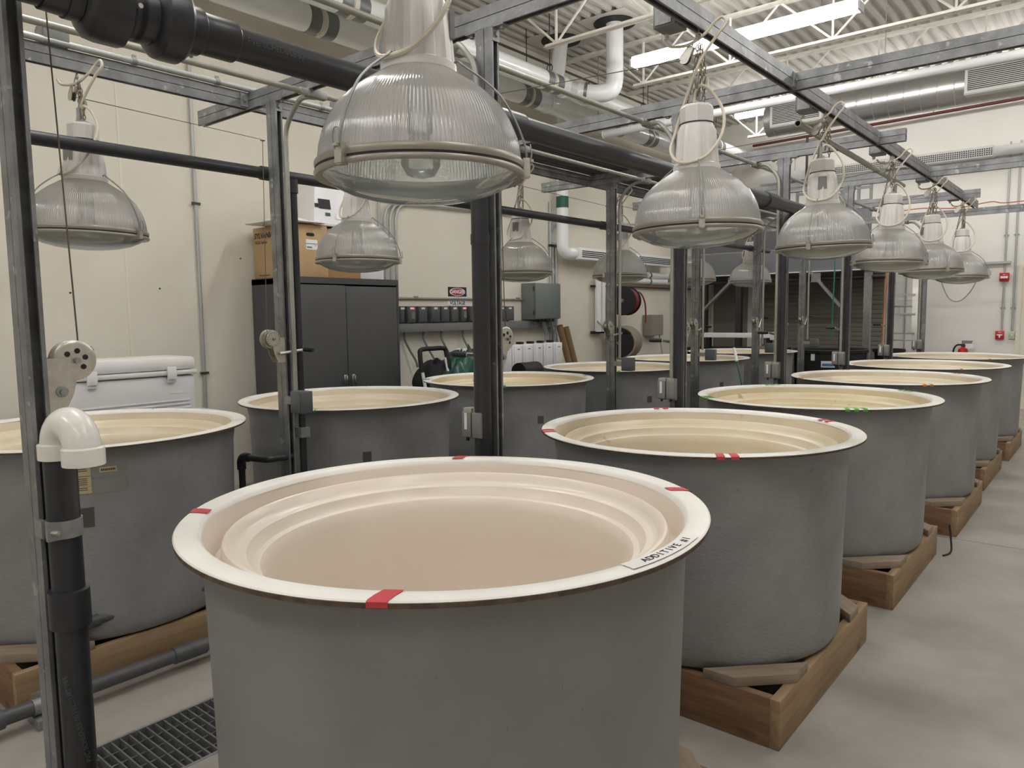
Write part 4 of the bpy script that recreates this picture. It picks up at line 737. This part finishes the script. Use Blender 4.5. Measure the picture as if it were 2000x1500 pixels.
t = thing('paper_sack', 'white carton at the right end of the cabinet top', 'box', (-6.15, 4.94, 1.9635)); MB().box2((-.22, -.16, 0), (.22, .16, .36)).build('carton', 'plastic_white', t, bevel=.008); MB().box2((.221, -.15, .30), (.222, .15, .34)).build('label', 'paper', t)
t = thing('tray_lid', 'cream plastic lid lying on top of the brown cartons', 'lid', (-6.02, 4.02, 2.440), 0); MB().lathe([(.0, .0), (.17, .0), (.20, .012), (.215, .012), (.215, .035), (.19, .055), (0, .06)], 8).build('lid', 'plastic_cream', t, bevel=0); MB().box2((-.30, -.24, .010), (.28, .24, .026)).build('rim', 'plastic_cream', t, bevel=.01)
t = thing('plastic_bin', 'white tapered plastic bin upside down on the cartons, black tape patch on it', 'bin', (-6.05, 4.43, 2.442), 0)
m = MB(); p = [(-.22, -.24, 0), (.22, -.24, 0), (.22, .24, 0), (-.22, .24, 0), (-.15, -.165, .40), (.15, -.165, .40), (.15, .165, .40), (-.15, .165, .40)]; m.add(p, [(0, 3, 2, 1), (4, 5, 6, 7), (0, 1, 5, 4), (1, 2, 6, 5), (2, 3, 7, 6), (3, 0, 4, 7)]).build('bin_body', 'plastic_white', t, bevel=.015); MB().box2((-.245, -.265, .0), (.245, .265, .035)).build('rim', 'plastic_white', t, bevel=.01)
K = lambda loc: Matrix(((0, -.175, .985, loc[0]), (1, 0, 0, loc[1]), (0, .985, .175, loc[2]), (0, 0, 0, 1)))
MB().box((0, 0, .002), (.13, .09, .004), K((.187, -.09, .21))).box((-.085, -.02, .002), (.05, .035, .004), K((.187, -.09, .21))).build('black_tape', 'black', t); MB().box((0, 0, .0015), (.055, .03, .003), K((.203, -.065, .115))).build('sticker', 'tray_green', t); MB().box((0, 0, .0015), (.09, .055, .003), K((.206, .07, .105))).build('white_label', 'paper', t)
# cooler on chest freezer
t = thing('chest_freezer', 'pale chest freezer against the cream wall behind the first left tank', 'freezer', (-5.93, 2.36, 0)); MB().box2((-.46, -.66, .04), (.46, .66, .80)).build('body', 'freezer', t, bevel=.015); MB().box2((-.465, -.665, .808), (.47, .665, .872)).build('lid', 'freezer', t, bevel=.015); MB().box2((.461, -.6, .10), (.464, .6, .115)).build('trim_strip', 'plastic_white', t); MB().box2((-.42, -.62, 0), (.42, .62, .04)).build('plinth', 'black', t)
MB().cyl((.46, .50, .66), (.468, .50, .66), .036, 20).build('vent_plug', 'black_soft', t); MB().cyl((.10, .66, .70), (.10, .668, .70), .030, 20).build('vent_plug', 'black_soft', t)
t = thing('cooler', 'large white cooler with two latches on top of the freezer', 'cooler', (-5.75, 2.36, .8735)); MB().box2((-.22, -.47, .0), (.22, .47, .295)).build('body', 'cooler_white', t, bevel=.02); MB().box2((-.235, -.485, .30), (.235, .485, .335)).build('upper_rim', 'cooler_white', t, bevel=.01); MB().box2((-.23, -.48, .337), (.23, .48, .435)).build('lid', 'lid_white', t, bevel=.03)
for z in (.05, .078, .106): MB().box2((.221, -.42, z-.006), (.228, .42, z+.006)).build('rib', 'cooler_white', t, bevel=.003)
for y in (-.28, .28): MB().box2((.236, y-.035, .27), (.255, y+.035, .365)).box2((.222, y-.03, .245), (.24, y+.03, .272)).build('latch', 'lid_white', t, bevel=.006)
MB().prism([(.06*math.cos(a), .012*math.sin(a)) for a in [2*PI*k/20 for k in range(20)]], 0, .0015, MX((.2205, .33, .17))).build('emblem', 'lid_white', t); MB().box2((-.12, -.505, .15), (.12, -.471, .20)).box2((-.12, .471, .15), (.12, .505, .20)).build('handle', 'lid_white', t, bevel=.006)
# hand cart and green bags between cabinet and table
t = thing('hand_cart', 'folding cart with black handle and white tubes beside the cabinet', 'cart', (-5.45, 5.33, 0))
for y in (-.19, .17): MB().tube([(.20, y*1.05+.03, .10), (.05, y, .9), (.0, y-.01, 1.16)], .016, 10).build('upright_tube', 'white_paint', t)
MB().tube(smoothpts([(.02, -.20, 1.03), (.0, -.20, 1.20), (-.01, -.17, 1.255), (-.02, 0, 1.26), (-.01, .15, 1.255), (.0, .175, 1.2), (.03, .18, 1.05)], 5), .024, 10).build('handle', 'black', t); MB().box2((.10, -.22, .02), (.45, .22, .05)).build('toe_plate', 'black', t)
for y in (-.2, .2): MB().cyl((.12, y-.02, .07), (.12, y+.02, .07), .07, 20).build('wheel', 'black', t)
def blob(name, m_, c, rx, ry, rz_, label, cat, seed, n=28, k_=16, amp=.12):
    r = random.Random(seed); ph = [(r.uniform(2, 6), r.uniform(2, 6), r.random()*6.28, r.uniform(.3, 1)*amp) for _ in range(7)]; m = MB(); vs = []; fs = []
    for i in range(k_+1):
        th = PI*i/k_
        for j in range(n):
            a = 2*PI*j/n; q = 1+sum(A*math.sin(u*th+ps)*math.cos(int(v)*a+ps) for u, v, ps, A in ph)*.6; zz = math.cos(th); vs.append((rx*q*math.sin(th)*math.cos(a), ry*q*math.sin(th)*math.sin(a), max(rz_*q*zz, -rz_*.8)))
    for i in range(k_):
        for j in range(n): l = (j+1) % n; fs.append((i*n+j, i*n+l, (i+1)*n+l, (i+1)*n+j))
    m.add(vs, fs); o = m.build(name, m_, None, loc=c, ang=180); return tag(o, label, cat)
blob('plastic_sack', 'green_bag', (-5.34, 5.62, .56), .24, .30, .46+.14, 'shiny green plastic sack behind the blue taped tank', 'sack', 5)
blob('plastic_sack', 'green_bag', (-5.0, 5.02, .38), .22, .22, .45, 'lower green plastic sack at the foot of the cart', 'sack', 8)
blob('duffel_bag', 'black_soft', (-5.62, 5.50, .90), .22, .23, .22, 'black bag slumped behind the cart tubes', 'bag', 11)
blob('tarp', 'tarp', (-5.56, 5.95, .93), .26, .42, .28, 'dark green crumpled tarp piled right of the cart', 'tarp', 15, amp=.2)
blob('plastic_sheet', 'plastic_white', (-5.62, 5.92, 1.12), .14, .16, .10, 'small white plastic sheet on top of the dark tarp', 'sheet', 21, amp=.15)
t = thing('storage_bench', 'low black bench the tarp and bags are piled on', 'bench', (-5.62, 5.75, 0)); MB().box2((-.32, -.42, .55), (.22, .62, .60)).build('top', 'black', t)
for x in (-.28, .18):
    for y in (-.38, .58): MB().box2((x-.02, y-.02, 0), (x+.02, y+.02, .55)).build('leg', 'black', t)
t = thing('motor_pump', 'black pump between the white units and the left tanks', 'pump', (-5.2, 6.55, .0)); MB().cyl((0, -.16, .95), (0, .16, .95), .11, 20).build('motor', 'black', t); MB().box2((-.1, -.14, 0), (.1, .14, .86)).build('stand', 'black', t)
# ================================================================== BACK OF THE ROOM
t = thing('mezzanine', 'grey steel storage platform over the dark back left corner', 'platform', (W, 12.6, 0)); XM = 3.36
MB().box2((0, 0, 2.30), (XM, YB-12.6, 2.36)).build('deck', 'mezz_grey', t); MB().box2((.01, -.012, 2.245), (XM, .0, 2.62)).build('lower_fascia', 'mezz_grey', t, bevel=.003); MB().box2((.01, -.012, 2.63), (XM, .0, 3.32)).build('upper_fascia', 'mezz_grey', t, bevel=.003); MB().box2((XM, -.012, 2.245), (XM+.012, YB-12.6, 2.62)).build('end_fascia', 'mezz_grey', t)
MB().box2((.02, -.03, 2.225), (XM+.02, .01, 2.243)).build('edge_strip', 'duct_white', t)
MB().cyl((.2, .15, 2.12), (XM+.2, .15, 2.12), .035, 14).build('pipe', 'black_pvc', t)
for x in (.55, 1.2, 2.95, XM-.05): MB().box2((x-.05, .05, 0), (x+.05, .15, 2.30)).build('column', 'dark_metal' if x < 3 else 'galv_dull', t)
def brace(p, q): d = Vector(q)-Vector(p); return MB().box2((-.05, -.02, 0), (.05, .02, d.length), alignM(d, p)).build('knee_brace', 'galv_dull', t)
brace((2.45, .0, 2.24), (2.93, .02, 1.66)); brace((1.22, .0, 2.24), (.56, .02, 1.62)); MB().box2((2.47, -.03, 2.06), (2.62, -.0215, 2.21)).build('gusset', 'galv_dull', t)
for x in (2.2, 2.55, 2.9, 3.15, 3.33): MB().box2((x-.02, .0, 3.32), (x+.02, .04, 3.72)).build('guard_post', 'galv_dull', t)
for z in (3.5, 3.70): MB().box2((2.2, .0, z-.02), (3.35, -.02, z+.02)).build('guard_rail', 'galv_dull', t)
ro = struct(MB().box2((-5.45, YB-.03, 0), (-3.30, YB-.005, 2.3)).build('door_2', 'door_beige'))
for k in range(28): MB().box2((-5.44, YB-.042, .01+k*.08), (-3.31, YB-.0305, .083+k*.08)).build('slat', 'door_beige', ro, bevel=.003)
struct(MB().box2((-6.45, YB-.03, 0), (-5.75, YB-.005, 2.3)).build('door_3', 'door_beige'))
do = struct(MB().box2((-1.30, YB-.03, 0), (-.36, YB-.006, 2.22)).build('door_1', 'door_cream'))
MB().box2((-1.36, YB-.05, 0), (-1.30, YB-.002, 2.2215)).box2((-1.36, YB-.05, 2.222), (-.30, YB-.002, 2.28)).box2((-.36, YB-.05, 0), (-.30, YB-.002, 2.2215)).build('door_frame', 'door_cream', do); MB().cyl((-.45, YB-.09, 1.02), (-.45, YB-.03, 1.02), .03, 14).build('knob', 'chrome', do)
t = thing('fire_alarm', 'red fire alarm horn high on the white back wall', 'alarm', (-1.545, YB, 2.095)); MB().box2((-.065, -.06, -.065), (.065, 0, .065)).build('case', 'red', t, bevel=.004); MB().box2((-.05, -.066, -.022), (.05, -.0605, .012)).build('strobe', 'sign_white', t); text('FIRE', .018, 'sign_white', t, MY((0, -.0615, .035)))
t = thing('fire_pull_station', 'red fire alarm pull station on the white back wall', 'alarm', (-1.57, YB, 1.17)); MB().box2((-.058, -.05, -.068), (.058, 0, .068)).build('case', 'red', t, bevel=.004); MB().box2((-.038, -.062, -.005), (.038, -.051, .012)).box2((-.010, -.060, -.04), (.010, -.051, -.004)).build('pull_handle', 'sign_white', t); text('FIRE', .022, 'sign_white', t, MY((0, -.0515, .045)))
t = thing('light_switch', 'small ivory switch box on the white back wall beside the door', 'switch', (-1.41, YB, 1.17)); MB().box2((-.042, -.04, -.06), (.042, 0, .06)).build('box', 'switch_ivory', t, bevel=.004); MB().box2((-.008, -.052, -.012), (.008, -.041, .014)).build('toggle', 'sign_white', t)
for k, (x, zs) in enumerate(((-1.545, ((1.24, 2.03), (2.16, 4.2))), (-1.41, ((1.23, 4.2),)))):
    t = thing('wall_conduit', 'grey conduit on the white back wall, %s' % ['through the red fire alarms', 'down to the ivory switch'][k], 'conduit', (x, YB-.02, 0))
    for a, b in zs: MB().cyl((0, 0, a), (0, 0, b), .014, 12).build('tube', 'conduit_pale', t)
    for z in (1.6, 2.75): MB().box((0, 0, z), (.07, .02, .02)).build('strap', 'galv_dull', t)
t = thing('wall_conduit', 'thin conduit down the back wall beside the painted-over patch', 'conduit', (-2.95, YB-.02, 0)); MB().cyl((0, 0, .75), (0, 0, 2.6), .011, 10).build('tube', 'conduit_pale', t)
t = thing('wall_patch', 'framed blank patch in the white back wall', 'panel', (-2.88, YB, 1.64)); MB().box2((-.16, -.006, -.12), (.16, 0, .12)).build('panel', 'wall_white', t); MB().box2((-.165, -.014, .115), (.165, 0, .13)).box2((-.165, -.014, -.13), (.165, 0, -.115)).box2((-.17, -.01, -.12), (-.155, 0, .12)).box2((.155, -.01, -.12), (.17, 0, .12)).build('frame', 'wall_white', t)
t = thing('strut_bracket', 'short strut on the back wall with a cable looped from it', 'bracket', (-2.05, YB-.004, 2.325)); MB().box2((0, -.041, -.02), (.58, 0, .02)).build('channel', 'conduit_pale', t); MB().tube(smoothpts([(.22, -.05, .0), (.16, -.05, -.2), (.05, -.05, -.45), (-.10, -.05, -.60), (-.25, -.05, -.55), (-.36, -.05, -.3), (-.40, -.05, -.05)], 5), .007, 8).build('cable_loop', 'galv_dull', t)
t = thing('fire_extinguisher', 'red fire extinguisher on the white back wall above the far tank', 'extinguisher', (-2.06, YB-.10, .50)); MB().lathe([(.0, 0), (.07, 0), (.075, .02), (.075, .40), (.065, .44), (.03, .465), (.03, .48)], 24).build('cylinder', 'red', t); MB().lathe([(.025, .48), (.03, .49), (.03, .51), (.02, .53), (0, .53)], 16).build('valve', 'dark_metal', t); MB().box2((-.02, -.012, .535), (.12, .012, .55)).box2((-.02, -.012, .56), (.13, .012, .575)).build('handle', 'dark_metal', t); MB().tube(smoothpts([(-.02, 0, .51), (-.09, -.02, .50), (-.13, -.03, .42), (-.13, -.03, .25)], 5), .014, 10).build('hose', 'black', t); MB().box2((.05, -.078, .46), (.15, -.076, .53)).build('tag', 'sign_white', t); MB().box2((-.03, .07, .2), (.03, .10, .3)).build('bracket', 'dark_metal', t)
t = thing('wall_socket', 'small black box on the back wall right of the extinguisher', 'box', (-1.70, YB, .80)); MB().box2((-.07, -.06, -.05), (.07, 0, .05)).build('box', 'black', t, bevel=.004); MB().box2((-.05, -.064, -.03), (.05, -.0605, .03)).build('cover', 'black_soft', t)
# step ladder
t = thing('step_ladder', 'tall aluminium step ladder standing beside the dark back corner', 'ladder', (-2.78, 13.2, 0))
for s_ in (-1, 1):
    f0, f1 = (s_*.25, -.33, 0), (s_*.16, 0, 2.75); d = Vector(f1)-Vector(f0); MB().box2((-.015, -.04, 0), (.015, .04, d.length), alignM(d, f0)).build('front_rail', 'aluminium', t); g0 = (s_*.25, .45, 0); d = Vector(f1)-Vector(g0); MB().box2((-.012, -.025, 0), (.012, .025, d.length), alignM(d, g0)).build('rear_rail', 'aluminium', t)
for k in range(8): f = (k+1)/9; y = -.33*(1-f); wd = .26-.10*f; MB().box2((-wd, y-.045, f*2.75-.012), (wd, y+.045, f*2.75+.012)).build('step', 'aluminium', t)
MB().box2((-.18, -.06, 2.75), (.18, .09, 2.79)).build('top_cap', 'aluminium', t)
for k in range(4): f = (k+1)/5; MB().cyl((-.26+.1*f, .45*(1-f), f*2.75), (.26-.1*f, .45*(1-f), f*2.75), .012, 8).build('rear_brace', 'aluminium', t)
# black tub with labels
t = thing('stock_tank', 'big black plastic tub with a blue and white label in the back corner', 'tub', (-3.53, 11.98, 0)); MB().lathe([(0, 0), (.46, 0), (.49, .03), (.52, .95), (.545, .96), (.55, 1.0), (.53, 1.01), (.505, .99), (.475, .10), (0, .08)], 48).build('tub', 'black', t)
a = math.radians(-76); MB().box((0, 0, .003), (.19, .095, .004), Matrix.Translation((.522*math.cos(a), .522*math.sin(a), .80)) @ Matrix.Rotation(a+PI/2, 4, 'Z') @ Matrix.Rotation(PI/2, 4, 'X')).build('label', 'sign_white', t); MB().box((0, -.01, .006), (.16, .04, .004), Matrix.Translation((.522*math.cos(a), .522*math.sin(a), .80)) @ Matrix.Rotation(a+PI/2, 4, 'Z') @ Matrix.Rotation(PI/2, 4, 'X')).build('label_print', 'blue_ink', t)
a = math.radians(-100); MB().box((0, 0, .003), (.06, .10, .004), Matrix.Translation((.522*math.cos(a), .522*math.sin(a), .90)) @ Matrix.Rotation(a+PI/2, 4, 'Z') @ Matrix.Rotation(PI/2, 4, 'X')).build('label', 'sign_white', t)
t = thing('waste_bin', 'black bin beside the step ladder at the back', 'bin', (-2.80, 12.45, 0)); MB().lathe([(0, 0), (.17, 0), (.20, .95), (.225, .955), (.225, 1.0), (.19, 1.0), (.165, .05), (0, .04)], 28).build('bin', 'black', t); MB().lathe([(.2255, .96), (.231, .96), (.231, .99), (.2255, .99)], 28).build('rim', 'black_soft', t)
t = thing('equipment_table', 'black bench at the back holding a long pale light fixture', 'table', (-4.85, 11.6, 0)); MB().box2((-.75, -.3, .98), (.75, .3, 1.02)).build('tabletop', 'black', t); MB().box2((-.74, -.29, .3), (.74, .28, .97)).build('dark_skirt', 'black_soft', t)
for sx in (-1, 1):
    for sy in (-1, 1): MB().box2((sx*.72-.025, sy*.265-.025, 0), (sx*.72+.025, sy*.265+.025, .98)).build('leg', 'black', t)
t = thing('light_fixture', 'long pale loose light fixture lying on the black bench at the back', 'fixture', (-4.72, 11.42, 1.185)); MB().box2((-.66, -.06, 0), (.48, .06, .075)).build('housing', 'duct_white', t, bevel=.006); MB().box2((.482, -.07, -.03), (.60, .07, .09)).build('end_box', 'white_paint', t, bevel=.006)
for x in (-.55, .45): MB().box2((x-.03, -.05, -.164), (x+.03, .05, -.001)).build('stand_block', 'black', t)
t = thing('mop_handle', 'green pole with a white grip leaning by the fourth strut post', 'pole', (-2.62, 6.93, .003)); d = Vector((-.70, .90, 1.20)); MB().tube([(0, 0, .012), d*.88], .011, 10).build('pole', 'tray_green', t); MB().tube([d*.88, d*.99, d], [.016, .017, .010], 10).build('grip', 'sign_white', t)
t = thing('rope', 'teal rope hanging from a cross beam beside the far strut posts', 'rope', (-2.62, 8.93, 1.25)); MB().tube(smoothpts([(0, 0, 0), (.01, .0, .5), (.02, .0, 1.0), (.02, .0, ZB-1.249)], 4), .008, 8).build('strand', 'rope_green', t)
t = thing('extension_cord', 'orange cord draped over the farthest cross beam', 'cord', (XBR, 10.55, ZT+.01)); MB().tube(smoothpts([(-1.1, -.03, .0), (-.7, -.04, .035), (-.3, -.05, .0), (.0, -.06, .03), (.10, -.07, .035), (.20, -.05, .012), (.5, -.035, .01), (1.2, -.035, -.06), (2.0, -.035, -.05), (2.6, -.04, .0)], 6), .006, 8).build('strand', 'orange', t)
t = thing('power_cord', 'orange cord hanging down a far strut post', 'cord', (-2.06, 8.86, 1.2)); MB().tube(smoothpts([(0, -.01, 0), (.01, 0, .6), (.03, 0, 1.2), (.03, .0, 1.4)], 4), .006, 8).build('strand', 'orange', t)
t = thing('floor_cable', 'short black cable stub by the third wooden base', 'cable', (-.845, 5.48, .006)); MB().tube(smoothpts([(0, -.1, .0), (.03, -.02, .01), (.02, .03, .08), (.005, .05, .17)], 5), .006, 8).build('strand', 'black', t)
for y, z, k in ((3.83, 2.157, 0), (2.336, 1.813, 1), (3.05, 1.86, 2)):
    o = MB().cyl((0, 0, 0), (.006, 0, 0), .008, 10).build('wall_bolt', 'dark_metal', None, loc=(W, y, z)); tag(o, 'small dark bolt head in the cream wall, %s' % ['left of the cartons', 'below the leftmost lamp', 'between the lamp and the tall conduit'][k], 'bolt')
